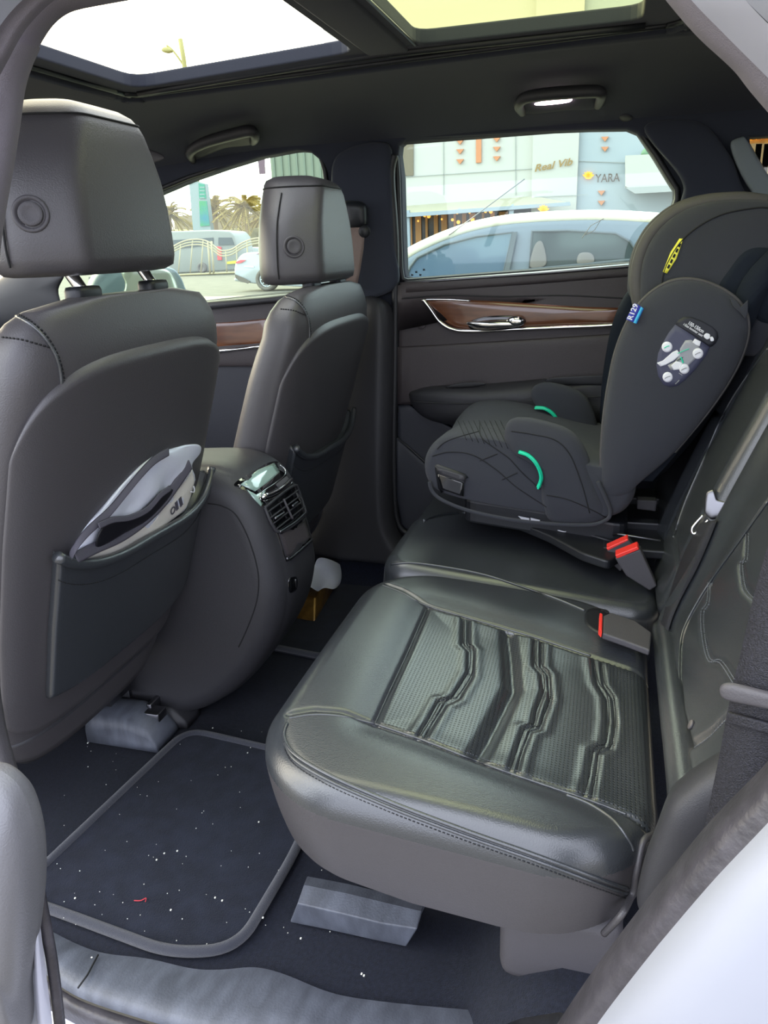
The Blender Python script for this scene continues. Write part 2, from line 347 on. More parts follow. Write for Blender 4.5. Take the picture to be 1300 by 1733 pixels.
# the roof window: frame with two openings, cross bar, panes
big2 = [(.345, 1.13), (.345, -.09), (-.475, -.09), (-.475, 1.13)]
def rz(y): return -.05*max(0, y-.5)**1.2
sf = holed('trim_1', rect_r(big2, .08), [hf_, hr_], .018, lambda x, y, z: (x, y, 1.401+z+rz(y)), HEADL, bevel=.004); sf['kind'] = 'structure'
obj('roller_blind_rail', *tube([(.285, y, 1.385+rz(y)) for y in np.linspace(0, 1.06, 12)], .008), PLD, sf)
obj('crossbar_trim', *box((-.07, .485, 1.388), (.70, .085, .012)), HEADL, sf, bevel=.005)
obj('blind_edge', *tube([(.255, .424, 1.388), (-.40, .424, 1.388)], .003), STL, sf)
for k_, (gx, gr) in enumerate(((.332, .011), (.308, .006))):
    obj('frame_lip', *tube(cat([(p[0], p[1], 1.386+rz(p[1])) for p in rect_r([(gx, gx+.78), (gx, -.075), (-.45, -.075), (-.45, gx+.78)], .07)], 80, True), gr, closed=True), HEADL if k_ == 0 else PLD, sf)
for nm_, y0_, y1_, gm in (('window_1', .48, 1.10, GL_ROOFF), ('window_2', -.05, .479, GL_ROOFR)):
    ys = np.linspace(y0_, y1_, 8); vs = []; fs = []
    for y in ys: vs += [(-.44, y, 1.418+rz(y)), (.31, y, 1.418+rz(y))]
    fs = [(2*i, 2*i+1, 2*i+3, 2*i+2) for i in range(7)]
    o = obj(nm_, vs, fs, gm, None, smooth=False, solid=.004); o['kind'] = 'structure'
# far side: one lined wall with window openings
XW = .76
def yz(pts, x=XW): return [tuple(A(px, py, x=x)[1:]) for px, py in pts]
rw = yz([(674, 300), (671, 262), (674, 244), (690, 231), (780, 226), (900, 219), (1000, 215), (1062, 214), (1082, 222), (1110, 262), (1135, 303), (1146, 320), (1146, 338), (1132, 378), (1094, 447), (900, 461), (692, 476), (682, 472), (679, 455), (676, 370)])
fw = yz([(556, 330), (551, 290), (545, 266), (530, 253), (505, 250), (440, 262), (380, 280), (320, 300), (262, 324), (180, 365), (90, 420), (20, 470), (-40, 520), (60, 540), (230, 528), (360, 512), (470, 500), (563, 490), (562, 420)])
qw = yz([(1266, 224), (1330, 220), (1420, 300), (1440, 345), (1310, 330), (1292, 282), (1268, 242)], .72)
def wallmap(x, y, z):
    h = y; return (XW+.03+z-.085*max(0, h-1.20)/.15*min(1, 1) * .45-.02*max(0, -x-.15), x, h)
outer = [(-1.0, .0), (2.2, .0), (2.2, 1.0), (1.75, 1.18), (1.3, 1.34), (.6, 1.375), (-.3, 1.36), (-1.0, 1.30)]
wr = holed('wall_right', outer, [rw, fw, qw], .04, wallmap, HEADL, bevel=.008); wr['kind'] = 'structure'
def pane(n, pl, x, m, grow=1.03):
    c = (sum(p[0] for p in pl)/len(pl), sum(p[1] for p in pl)/len(pl)); o = obj(n, *slab([(x, c[0]+(p[0]-c[0])*grow, c[1]+(p[1]-c[1])*grow) for p in pl], (.004, 0, 0)), m, None, smooth=False); o['kind'] = 'structure'; return o
w3 = pane('window_3', rw, XW+.028, GL_SIDE); w4 = pane('window_4', fw, XW+.028, GL_SIDE); pane('window_5', qw, XW+.02, GL_Q)
obj('etched_mark', *merge(*[box((XW+.026, *q), (.001, .006, .005)) for q in yz([(694, 466), (701, 461), (708, 466), (714, 457)])]), mat('etch', (60, 70, 80), .6), w3)
# scratches on the pane
obj('scratch', *merge(tube(AL([(985, 403), (1000, 382), (1022, 370)], x=XW+.026), .0008, 5), tube(AL([(990, 398), (1006, 390), (1017, 372)], x=XW+.026), .0007, 5)), BLD, w3)
# window gasket
gk = obj('gasket', *tube([(XW-.004, p[0], p[1]) for p in rw], .0075, 8, True), RUBD, w3)
obj('window_gasket', *tube([(XW-.004, p[0], p[1]) for p in fw], .007, 8, True), RUBD, w4)
# ------------------------------------------------------------------ far centre pillar
def pillar():
    r = []
    for px0, px1, y in ((560, 668, 495), (556, 667, 600), (552, 664, 740), (546, 662, 840), (536, 668, 900), (500, 700, 935), (470, 720, 948)):
        a = A(px0, y, x=.70); b = A(px1, y, x=.715); yc, yr = a[1], b[1]; z = (a[2]+b[2])/2
        bul = .03; ring = [(.79, yc+.02, z), (.71, yc, z), (.69, yc-.04*(yc-yr)/.1, z), (.672, yr+.045, z), (.672, yr+.03, z), (.69, yr+.008, z), (.72, yr, z), (.79, yr, z)]
        r.append([V(q) for q in ring])
    return loft(r)
p_ = obj('trim_2', *pillar(), PLA, None, sub=2); p_['kind'] = 'structure'
# upper pillar cloth panel and seam
up = AL([(575, 260), (655, 242), (664, 300), (668, 400), (669, 489), (566, 498), (562, 330)], x=.735)
o = obj('trim_3', *puff(cat(up, 60, True), (-1, 0, 0), .02, p=5), HEADL, None); o['kind'] = 'structure'
o = obj('trim_4', *tube(cat(AL([(668, 262), (662, 300), (669, 420), (669, 600), (667, 740), (669, 850), (678, 892), (700, 905), (730, 905)], x=.735), 60), .011), RUBD, None); o['kind'] = 'structure'
# rear quarter lining beyond the booster, upper rear pillar
def lining(n, px, x, m, h=.02, p=4):
    o = obj(n, *puff(cat(AL(px, x=x), 70, True), (-1, 0, 0), h, p=p), m, None); o['kind'] = 'structure'; return o
lining('trim_5', [(1090, 215), (1150, 300), (1152, 340), (1120, 420), (1180, 470), (1330, 470), (1330, 380), (1265, 330), (1235, 262), (1180, 205)], .745, HEADL)
lining('trim_6', [(1236, 246), (1254, 232), (1264, 238), (1292, 285), (1330, 338), (1330, 360), (1290, 345), (1256, 300)], .735, mat('quarter_trim', (112, 120, 124), .6), .015)
o = obj('trim_15', *slab([(.2, -.9, .0), (.8, -.9, .0), (.8, -.9, 1.35), (-.8, -.9, 1.35), (-.8, -.9, .0)], (0, -.03, 0)), HEADL, None, smooth=False); o['kind'] = 'structure'
# dashboard and front pillar seen past the near seat
db = cat([A(x, y, x=.62) for x, y in ((-60, 520), (0, 472), (38, 447), (75, 452), (105, 462), (95, 490), (90, 540), (-40, 560))], 50, True)
dt = thing('dashboard', 'dark dashboard end by the far windscreen pillar, left of the near headrest posts', 'dashboard', (0, 1.95, 0))
obj('dash_end', *puff(db, (-.4, -1, 0), .05, back=.1), PLD, dt); obj('dash_body', *box((0, 1.97, .395), (1.3, .26, .78)), PLD, dt, bevel=.03)
o = obj('trim_16', *merge(slab([(-.8, 2.15, -.1), (.8, 2.15, -.1), (.8, 2.15, .86), (-.8, 2.15, .86)], (0, .03, 0))), PLD, None, smooth=False); o['kind'] = 'structure'
# ------------------------------------------------------------------ far rear door
dr = thing('door_1', None, None, (XW, .25, .1), kind='structure')
def dpan(n, px, m, x0=.745, h=.015, p=6, par=dr, sm=True, **k):
    pl = AL(px, x=x0); pl = cat(pl, 90, True) if sm else pl
    return obj(n, *puff(pl, (-1, 0, 0), h, p=p), m, par, **k)
dpan('upper_panel', [(671, 482), (900, 464), (1120, 445), (1200, 445), (1180, 500), (1100, 530), (1000, 545), (850, 535), (700, 520), (672, 560)], DOORT, .742, .022, sm=False)
dpan('window_ledge', [(676, 478), (900, 462), (1100, 446), (1180, 440), (1180, 456), (1100, 466), (900, 482), (720, 494), (676, 496)], DOORT, .735, .022, p=3, sm=False)
dpan('ledge_cap', [(684, 476), (900, 460), (1100, 443), (1160, 440), (1160, 447), (1100, 451), (900, 467), (684, 481)], STL, .740, .03, p=3, sm=False)
dpan('mid_panel', [(671, 500), (800, 500), (1120, 500), (1160, 560), (1100, 700), (900, 690), (671, 684)], DOORT, .750, .018, p=9, sm=False)
dpan('soft_panel', [(672, 586), (780, 580), (1000, 566), (1100, 560), (1100, 660), (900, 668), (672, 682)], DOORT, .742, .020, p=7, sm=False)
dpan('lower_panel', [(672, 684), (690, 682), (800, 740), (1000, 760), (1100, 760), (1000, 960), (700, 900), (676, 860)], DOORL, .752, .014, p=9, sm=False)
dpan('pocket_panel', [(672, 738), (725, 786), (800, 830), (900, 900), (900, 960), (700, 905), (680, 885), (673, 840)], DOORL, .742, .018, p=9, sm=False)
obj('pocket_seam', *tube(AL([(672, 741), (700, 764), (730, 792), (800, 836)], x=.728), .0025), PLA, dr)
obj('panel_crease', *tube(cat(AL([(680, 505), (760, 500), (850, 502), (950, 500), (1040, 504), (1120, 508)], x=.720), 40), .0018), RUBD, dr)
obj('speaker_dot', *disc(A(713, 548, x=.728), (-1, 0, 0), .014, .003), DOORT, dr)
wd = cat(AL([(716, 507), (790, 506), (900, 512), (1000, 518), (1080, 520), (1140, 522), (1140, 548), (1000, 550), (850, 556), (790, 558), (760, 550), (738, 530)], x=.728), 80, True)
obj('wood_trim', *puff(wd, (-1, 0, 0), .014, p=3), WOOD, dr)
ch = cat(AL([(716, 507), (728, 522), (745, 545), (766, 557), (800, 560), (900, 556), (1000, 552), (1060, 549), (1120, 548)], x=.716), 60)
obj('chrome_trim', *tube(ch, .0055), CHR, dr)
obj('chrome_edge', *tube(cat(AL([(716, 507), (760, 507), (796, 509)], x=.716), 10), .0025), CHR, dr)
cup = cat(AL([(795, 545), (820, 536), (860, 534), (885, 538), (889, 546), (872, 556), (820, 560), (796, 556)], x=.712), 50, True)
obj('handle_cup', *puff(cup, (-1, 0, 0), .004, p=4), GLB, dr)
hd = cat(AL([(789, 546), (810, 543), (850, 542), (878, 544), (884, 549), (870, 554), (830, 556), (800, 553)], x=.700), 50, True)
hh = obj('door_handle', *puff(hd, (-1, 0, 0), .012, p=2.2, back=.008), CHR, dr)
obj('lock_lever', *puff(cat(AL([(857, 542), (868, 535), (882, 536), (888, 545), (880, 552), (864, 550)], x=.697), 30, True), (-1, 0, 0), .010, p=2.2, back=.005), CHR, hh)
arm = cat(AL([(693, 668), (705, 659), (740, 652), (830, 648), (925, 640), (1020, 637), (1090, 640), (1100, 700), (1000, 722), (850, 715), (780, 718), (735, 712), (706, 695)], x=.735), 90, True)
obj('armrest', *puff(arm, (-1, 0, .1), .075, p=2.6), PLA, dr)
obj('armrest_seam', *tube(cat(AL([(700, 680), (780, 683), (880, 680), (1000, 672), (1060, 668)], x=.662), 30), .0018), RUBD, dr)
obj('pull_recess', *puff(cat(AL([(754, 656), (780, 649), (815, 648), (820, 652), (790, 656)], x=.68), 30, True), (-.6, 0, .8), .003, p=3), RUBD, dr)
obj('armrest_recess', *puff(cat(AL([(928, 641), (1000, 636), (1040, 637), (1040, 650), (960, 652), (930, 650)], x=.672), 30, True), (-.6, 0, .8), .003, p=3), RUBD, dr)
# far front door: ledge, panel and wood seen between the front seats
df = thing('door_2', None, None, (XW, 1.3, .1), kind='structure')
dpan('upper_panel', [(340, 512), (470, 498), (600, 486), (600, 620), (340, 620)], DOORT, .742, .022, par=df, sm=False)
dpan('window_ledge', [(330, 512), (450, 500), (600, 486), (600, 500), (450, 514), (330, 526)], PLA, .738, .045, p=3, par=df, sm=False)
dpan('wood_trim', [(330, 548), (400, 543), (470, 536), (470, 580), (330, 590)], WOOD, .730, .012, par=df, sm=False)
obj('chrome_trim', *tube(AL([(330, 600), (390, 592), (470, 583)], x=.716), .005), CHR, df)
dpan('lower_panel', [(330, 600), (600, 580), (600, 950), (330, 950)], DOORL, .75, .016, par=df, sm=False)
# ------------------------------------------------------------------ grab handles
def RF(px, py, off=.0):
    """where a sight line meets the roof lining"""
    lo, hi = .2, .76
    for _ in range(40):
        m_ = (lo+hi)/2; p = A(px, py, x=m_)
        if p[2] < roofz(p[0], p[1])-off: lo = m_
        else: hi = m_
    return A(px, py, x=(lo+hi)/2)
def grab(px, x, label, lamp=None):
    p = [RF(a, b, .03 if 0 < i < len(px)-1 else 0) for i, (a, b) in enumerate(px)]; t = thing('grab_handle', label, 'handle', p[0])
    return t, p
gt, gp = grab([(327, 272), (322, 258), (345, 242), (400, 226), (425, 222), (432, 232), (428, 240)], .70, 'dark ceiling grab handle above the far front window')
obj('grip', *tube(cat(gp, 40), [.010+.005*sin(pi*i/36) for i in range(37)], 10), PLA, gt)
obj('base_recess', *puff(cat([RF(a, b) for a, b in [(312, 262), (330, 240), (380, 222), (425, 216), (440, 228), (430, 243), (380, 250), (330, 270)]], 50, True), (-1, 0, -.9), .01), PLA, gt)
gt, gp = grab([(884, 190), (878, 178), (888, 166), (920, 160), (970, 156), (1010, 155), (1018, 162), (1012, 178)], .66, 'dark ceiling grab handle above the far rear window, lit by a small lamp')
obj('grip', *tube(cat(gp, 40), [.010+.004*sin(pi*i/35) for i in range(36)], 10), PLA, gt)
obj('base_recess', *puff(cat([RF(a, b) for a, b in [(874, 186), (874, 168), (890, 156), (960, 148), (1015, 144), (1028, 160), (1020, 182), (960, 186), (900, 192)]], 50, True), (-1, 0, -.9), .008), HEADL, gt)
obj('lamp_lens', *puff(cat([RF(a, b, .012) for a, b in [(908, 174), (940, 168), (966, 166), (965, 172), (940, 176), (909, 178)]], 30, True), (-1, 0, -.6), .004), LIT, gt)
o = obj('coat_hook', *puff(cat([RF(a, b) for a, b in [(1048, 196), (1060, 192), (1072, 198), (1066, 206), (1052, 206)]], 20, True), (-1, 0, -.3), .01), PLA, None); tag(o, 'tiny dark hook in the roof lining right of the lit grab handle', 'hook')
o = obj('sun_visor', *puff(cat(AL([(236, 250), (262, 256), (278, 266), (262, 274), (240, 278)], x=.55), 30, True), (-.5, -.8, -.3), .012, back=.01), PLT, None); tag(o, 'small grey tip of a folded sun visor right of the near headrest', 'sun visor')
# far front seat belt on the pillar
sb = thing('front_seat_belt', 'dark seat belt hanging on the far centre pillar behind the far headrest', 'seat belt', A(600, 400, x=.69))
obj('height_adjuster', *puff(cat(AL([(578, 345), (600, 340), (618, 345), (622, 362), (618, 386), (585, 388)], x=.70), 30, True), (-1, -.2, 0), .03), PLD, sb)
obj('anchor_bolt', *disc(A(617, 392, x=.68), (-1, -.3, 0), .016, .012), PLD, sb)
obj('webbing', *ribbon(AL([(604, 385), (602, 420), (596, 460), (590, 490)], x=.67), (0, .045, 0), .002, (1, 0, 0)), mat('taupe_webbing', (130, 112, 106), .6, bump=.5, bscale=600), sb)
# ------------------------------------------------------------------ sight-line placing on built surfaces
from mathutils.bvhtree import BVHTree
def HIT(*objs):
    bpy.context.view_layer.update(); dg = bpy.context.evaluated_depsgraph_get(); tr = []
    for o in objs:
        e = o.evaluated_get(dg); me = e.to_mesh(); M_ = np.array(o.matrix_world)
        vs = np.array([v.co[:] for v in me.vertices]) @ M_[:3, :3].T+M_[:3, 3]
        tr.append(BVHTree.FromPolygons([Vector(v) for v in vs], [tuple(p.vertices) for p in me.polygons])); e.to_mesh_clear()
    def f(px, py, off=0.):
        v = CD+CR*(px-650)/FPX-CU*(py-866.5)/FPX; v = v/np.linalg.norm(v); best = None
        for t in tr:
            r = t.ray_cast(Vector(CAM), Vector(v))
            if r[0] is not None and (best is None or r[3] < best[3]): best = r
        if best is None: return None
        n = np.array(best[1]); n = n if n @ v < 0 else -n
        f.n = n; return np.array(best[0])+n*off
    def line(pts, n=60, off=.001, closed=False):
        q = [f(a[0], a[1], off) for a in cat([(p[0], p[1], 0) for p in pts], n, closed)]
        return [p for p in q if p is not None]
    f.line = line; return f
def stitches(name, pts, m, parent, r=.0011, gap=.0055, ln=.0034):
    """a row of short threads along a seam"""
    P = [V(p) for p in pts]; vf = []; acc = 0
    for a, b in zip(P[:-1], P[1:]):
        L = np.linalg.norm(b-a)
        if L < 1e-9: continue
        t = (b-a)/L; s = gap-acc
        while s < L:
            vf.append(tube([a+t*s-t*ln/2, a+t*s+t*ln/2], r, 4)); s += gap
        acc = (L-(s-gap))
        if len(vf) > 700: break
    if not vf: return None
    return obj(name, *merge(*vf), m, parent)
# ------------------------------------------------------------------ front seats (rear view)
SC = -.345
def seat_sec(z):
    zs = [.22, .25, .30, .38, .50, .65, .78, .85, .90, .935, .958, .970]
    hw = [.185, .212, .238, .256, .268, .276, .276, .272, .264, .246, .208, .12]
    w = np.interp(z, zs, hw); yr = .702+.31*(.88-z) if z < .88 else .702+.9*(z-.88)**2*1.5
    th = np.interp(z, [.22, .5, .8, .9, .94, .97], [.13, .15, .135, .12, .095, .05]); return w, yr, th
def seat_pt(s, z, off=0):
    """s=0 rear centre, s=+-1 the sides"""
    w, yr, th = seat_sec(z); a = s*pi/2; n = 3.4; x = (w+off)*np.sign(sin(a))*abs(sin(a))**(2/n); y = yr+th/2-(th/2+off)*np.sign(cos(a))*abs(cos(a))**(2/n)
    return V((SC+x, y, z))
st = thing('leather_seat', 'black leather front seat nearest the camera, with a bag in its back pocket', 'car seat', (SC, .9, .0), 'front seats seen from behind')
rings = []
for z in [.22, .235, .26, .30, .36, .43, .5, .57, .64, .71, .78, .83, .87, .90, .925, .945, .958, .966, .970]:
    rings.append([seat_pt(s, z) for s in np.linspace(-2, 2, 72, endpoint=False)])
shell = obj('backrest', *loft(rings), LEAS, st)
def seat_patch(name, smax, zb, zt, h, m, edge=.10, ns=60, nz=60, par=st, s0=None):
    s0 = -smax if s0 is None else s0
    U, Vv = np.meshgrid(np.linspace(0, 1, ns), np.linspace(0, 1, nz), indexing='ij'); P = np.zeros(U.shape+(3,))
    for i in range(ns):
        for j in range(nz):
            s = s0+(smax-s0)*U[i, j]; z0, z1 = zb(s), zt(s); z = z0+(z1-z0)*Vv[i, j]
            e = min(U[i, j], 1-U[i, j], )*(smax-s0)*.35; e2 = min(Vv[i, j], 1-Vv[i, j])*(z1-z0); d = min(e, e2)
            k = min(1, d/.016); P[i, j] = seat_pt(s, z, -.003+h*(1-(1-k)**2)**.5)
    return grid_obj(name, P[..., 0], P[..., 1], P[..., 2], m, par)
panel = seat_patch('back_panel', .80, lambda s: .285+.05*(abs(s)/.8)**4, lambda s: .895-.075*(abs(s)/.8)**2.0-.05*(abs(s)/.8)**8, .013, LEAS)
def ptop(s): return .640-.078*sin(pi*min(1, max(0, (s+.42)/1.12)))**.8-.01*max(0, s)
pocket = seat_patch('map_pocket', .66, lambda s: .345+.03*((s+.0)/.55)**2, ptop, .032, LEA, s0=-.40)
rim = [seat_pt(s, ptop(s)-.004, .032) for s in np.linspace(-.39, .65, 40)]
obj('pocket_lip', *tube(rim, .0085, 10), LEA, pocket)
stitches('stitching', [seat_pt(s, ptop(s)-.040, .0295) for s in np.linspace(-.38, .63, 60)], STD, pocket, .0008)
obj('lower_cover', *loft([[seat_pt(s, z, -.006-.2*(.27-z) if z < .27 else .004) for s in np.linspace(-2, 2, 60, endpoint=False)] for z in (.20, .23, .26, .285)]), PLA, st)
# seams on the shoulder
hs = HIT(shell)
a_ = hs.line([(0, 533), (25, 535), (50, 548), (75, 572), (95, 605), (103, 640), (102, 665)], 40, .0005)
obj('shoulder_seam', *tube(a_, .0026), LEA, shell); stitches('stitching', hs.line([(0, 529), (27, 531), (54, 545), (80, 570), (99, 604), (108, 640), (107, 662)], 40, .001), STD, shell)
stitches('stitching', hs.line([(0, 571), (40, 576), (90, 590)], 30, .001), STD, shell)
# seat cushion below
X, Y, PX, PY, Z = fold(-.25, .25, .0, .50, .08, .16, .05, 60)
grid_obj('seat_cushion', PX, PY, Z, LEA, st, fr=((SC, .99, .42), (1, 0, 0), (0, 1, .1), (0, 0, 1)))
obj('seat_frame', *box((SC, 1.28, .20), (.36, .34, .12)), PLD, st, bevel=.02)
# headrest
hr = None
def headrest():
    base = [(-.118, 0), (.118, 0), (.165, .075), (.158, .125), (.10, .165), (-.10, .165), (-.158, .125), (-.165, .075)]; R = []
    def ring(k, ky, z, dy, sh=0):
        pl = round_poly([(x*k, (y-.08)*ky+.08, 0) for x, y in base], [.02, .02, .035, .04, .05, .05, .04, .035], 4)
        return [V((SC+p[0]+sh, .712+p[1]+dy, z)) for p in pl]
    for k, ky, z, dy in ((.80, .70, .998, .01), (.90, .86, 1.000, .004), (.975, .97, 1.007, 0), (1.0, 1.0, 1.022, 0), (.995, 1, 1.05, 0), (.965, .99, 1.09, 0), (.90, .97, 1.13, 0), (.78, .95, 1.165, 0), (.68, .93, 1.19, .0), (.62, .90, 1.203, .001), (.58, .86, 1.212, .004), (.50, .76, 1.221, .010), (.36, .55, 1.228, .016)): R.append(ring(k, ky, z, dy))
    h = obj('headrest', *loft(R), LEAS, st)
    sm = [V((SC+p[0], .713+p[1], 1.203)) for p in round_poly([(x*.63, (y-.08)*.905+.08, 0) for x, y in base], [.02, .02, .035, .04, .05, .05, .04, .035], 4)]
    obj('top_seam', *tube(sm, .0016, 6, True), STD, h)
    obj('side_seam', *tube(cat([(SC-.1635*k-.001, .712+.088, z) for k, z in ((.99, 1.012), (1.0, 1.03), (.995, 1.05), (.965, 1.09), (.90, 1.13), (.78, 1.165), (.68, 1.19))], 40), .0016, 6), STD, h); return h
hr = headrest(); hh_ = HIT(hr)
b0 = hh_(52, 362); n0 = hh_.n.copy()
bt = obj('release_button', *disc(b0-n0*.002, n0, .0235, .005, 28, [(1, 0), (1, .7), (.9, 1.0), (.78, .75), (.72, .3), (.02, .3)]), PLT, hr)
obj('button_cap', *disc(b0-n0*.001, n0, .0155, .006, 24, [(1, 0), (1, .8), (.92, 1.), (.6, .75), (.02, .65)]), PLT, bt)
for dx in (-.09, .09):
    po = obj('headrest_post', *tube(cat([(SC+dx, .745, .94), (SC+dx, .748, .975), (SC+dx, .766, 1.005), (SC+dx, .775, 1.03)], 12), .0088, 12), CHR, hr)
    gd = round_poly([(-.030, -.015, 0), (.030, -.015, 0), (.030, .015, 0), (-.030, .015, 0)], .014, 4)
    obj('post_guide', *loft([[V((SC+dx+p[0]*k, .747+p[1]*k, z)) for p in gd] for k, z in ((1, .95), (1, .978), (.9, .983), (.6, .984))]), PLD, shell)
# runner with its covers, under the near seat
obj('rail', *merge(box((-.145, 1.18, .062), (.035, .50, .028)), box((-.075, 1.18, .057), (.02, .48, .020)), box((-.10, .965, .070), (.085, .012, .03))), STL, st, bevel=.003)
obj('rail_bracket', *merge(box((-.165, 1.02, .125), (.075, .012, .032)), box((-.13, 1.05, .115), (.012, .07, .05)), tube([(-.185, 1.02, .15), (-.10, 1.02, .155)], .006)), STL, st, bevel=.002)
hood = [[V((x, y, z)) for y, z in ((1.09, .012), (1.09, .060), (1.07, .085), (.985, .083), (.935, .065), (.918, .035), (.912, .012))] for x in (-.205, -.200, -.135, -.123, -.117)]
for i, k in enumerate((.6, 1, 1, .95, .6)):
    for p in hood[i]: p[2] = .01+(p[2]-.01)*k
obj('rail_cover', *loft(hood), PLG, st)
obj('rail_cover', *loft([[V((x, y, z)) for y, z in ((1.03, .012), (1.03, .060), (.93, .058), (.90, .03), (.895, .012))] for x in (-.112, -.104, -.06, -.05)]), PLA, st)
# the far seat: the same seat again
s2 = copy_tree(st); s2.location = (SC+.735, .9-.060, -.026); s2['label'] = 'black leather front seat by the far centre pillar, beyond the console'
for ch_ in s2.children if hasattr(s2, 'children') else []:
    if ch_.name.startswith('headrest'): ch_.location = (0, -.005, -.024)
# ------------------------------------------------------------------ rear bench
BF = ((0, 0, .335), (1, 0, 0), (0, 1, .11), (0, -.11, 1)); BPL = ((0, 0, .335), (0, -.11, 1))
def bl(pts):  # pixels -> bench plane coordinates
    return [(p[0], p[1]) for p in AL(pts, BPL)]
chan = [[(784, 1044), (784, 1087), (795, 1097), (794, 1133), (769, 1173), (757, 1181), (744, 1183), (724, 1219), (706, 1249)],
        [(792, 1046), (793, 1087), (801, 1096), (799, 1138), (776, 1176), (764, 1183), (754, 1187), (732, 1223), (716, 1252)],
        [(905, 1082), (906, 1122), (918, 1135), (922, 1163), (909, 1199), (904, 1224), (889, 1229), (873, 1275), (863, 1305)],
        [(917, 1085), (917, 1123), (929, 1137), (932, 1178), (921, 1209), (914, 1228), (898, 1233), (883, 1272), (874, 1308)],
        [(1005, 1115), (1013, 1153), (1028, 1178), (1031, 1214), (1028, 1244), (1024, 1259), (1005, 1267), (998, 1310), (988, 1346)],
        [(1018, 1119), (1023, 1155), (1038, 1178), (1042, 1219), (1038, 1249), (1033, 1264), (1014, 1271), (1008, 1312), (1001, 1350)]]
crease = [(861, 1070), (866, 1107), (870, 1158), (845, 1209), (825, 1249), (803, 1288)]
nseam = [(490, 1215), (530, 1209), (580, 1212), (635, 1225), (720, 1254), (810, 1289), (900, 1321), (1000, 1355), (1060, 1378), (1112, 1398)]
fseam = [(646, 990), (680, 1003), (725, 1026), (800, 1048), (900, 1077), (1000, 1110), (1108, 1145)]
fronts = [(725, 1026), (690, 1105), (655, 1180), (635, 1225)]
insert = bl(fronts[::-1]+fseam[3:]+[(1125, 1150), (1130, 1400)]+nseam[::-1][:-4]) if False else bl([(635, 1225), (655, 1180), (690, 1105), (725, 1026), (800, 1048), (900, 1077), (1000, 1110), (1108, 1145), (1135, 1160), (1135, 1405), (1112, 1398), (1060, 1378), (1000, 1355), (900, 1321), (810, 1289), (720, 1254)])
C2 = [bl(c) for c in chan]; CRS = bl(crease); NS = bl(nseam); FS = bl(fseam); FR_ = bl(fronts)
def g(D, w): return np.exp(-(D/w)**2)
def hf_near(PX, PY, X, Y):
    h = np.zeros(PX.shape)
    ins = in_poly(PX, PY, insert)
    for c in C2: h -= .0024*g(seg_dist(PX, PY, c), .0030)
    for i in (0, 2, 4):                                  # raised lip either side of the channels
        D = np.minimum(seg_dist(PX, PY, C2[i]), seg_dist(PX, PY, C2[i+1])); h += .0016*g(D-.010, .007)*ins
    h -= .011*g(seg_dist(PX, PY, CRS), .012)*ins
    for pl, dp_ in ((NS, .004), (FS, .004), (FR_, .005)): h -= dp_*g(seg_dist(PX, PY, pl), .0045)
    dn = seg_dist(PX, PY, insert+[insert[0]])
    h += np.where(ins, -.003*(1-g(dn, .03)), .009*(1-g(dn, .035)))
    h += .004*np.sin(PX*9+1.3)*np.sin(PY*8+.4)
    h -= .02*np.clip((PX-.045+.03)/.04, 0, 1)**2*0
    return h
rb = thing('rear_bench', 'black leather rear bench with perforated insert, under the booster seat', 'rear bench', (0, .0, .0), None)
X, Y, PX, PY, Z = fold(-.665, .040, -.070, .476, .15, .185, .038, 200, hf_near, snap=[insert+[insert[0]]])
# side apron: full at the front, tucked under at the rear
ins_m = in_poly((PX[:-1, :-1]+PX[1:, 1:])/2, (PY[:-1, :-1]+PY[1:, 1:])/2, insert) & (Z[:-1, :-1] > -.03)
m1 = np.zeros(PX.shape, bool); m1[:-1, :-1] = ins_m; apr = (Z[:-1, :-1] < -.034); m2 = np.zeros(PX.shape, bool); m2[:-1, :-1] = ~ins_m & ~apr; m3 = np.zeros(PX.shape, bool); m3[:-1, :-1] = apr
Zs = Z.copy(); fz = np.interp(PY, [-.05, .04, .11, .23, .36, .45], [.5, .62, .68, .70, .62, .62]); Zs = np.where(Z < -.03, -.03+(Z+.03)*fz, Z)
tuck = np.clip((-Zs-.06)/.12, 0, 1)**2
PX = PX+.02*tuck*np.clip((-.45-PX)/.12, 0, 1); PY = PY-.035*np.clip((-Zs-.015)/.12, 0, 1)**1.3*np.clip((PY-.15)/.25, 0, 1)
cu1 = grid_obj('bolster', PX, PY, Zs, LEA, rb, fr=BF, mask=m2); cu2 = grid_obj('perforated_insert', PX, PY, Zs, LEAP, rb, fr=BF, mask=m1)
cu0 = grid_obj('apron', PX, PY, Zs, LEAS, rb, fr=BF, mask=m3)
hb = HIT(cu1, cu2, cu0)
obj('insert_seam', *tube(hb.line([(723, 1029), (690, 1105), (655, 1180), (635, 1225)], 40, -.0006), .0016), LEA, cu1); obj('insert_seam', *tube(hb.line(nseam[3:-1], 80, -.0004), .0022), LEA, cu1); obj('insert_seam', *tube(hb.line([(490, 1215), (530, 1209), (580, 1212), (635, 1225)], 30, -.0004), .0018), LEA, cu1); obj('insert_seam', *tube(hb.line(fseam[:-1], 80, -.0004), .0022), LEA, cu1)
pip = [(486, 1225), (481, 1248), (500, 1278), (560, 1314), (640, 1349), (700, 1373), (800, 1410), (900, 1445), (1000, 1482), (1062, 1504)]
obj('piping', *tube(hb.line(pip, 80, .0005), .0028), LEA, cu1); obj('piping', *tube(hb.line([(x, y+9) for x, y in pip[1:]], 80, .0003), .0022), LEA, cu1)
stitches('stitching', hb.line([(x, y+17) for x, y in pip[1:]], 90, .0008), STD, cu1, .0007)
for c in chan: stitches('stitching', hb.line(c, 60, .0006), STD, cu2, .0007, .005, .003)
stitches('stitching', hb.line([(x+2, y-7) for x, y in nseam[4:-1]], 60, .0003), STI, cu2, .0004)
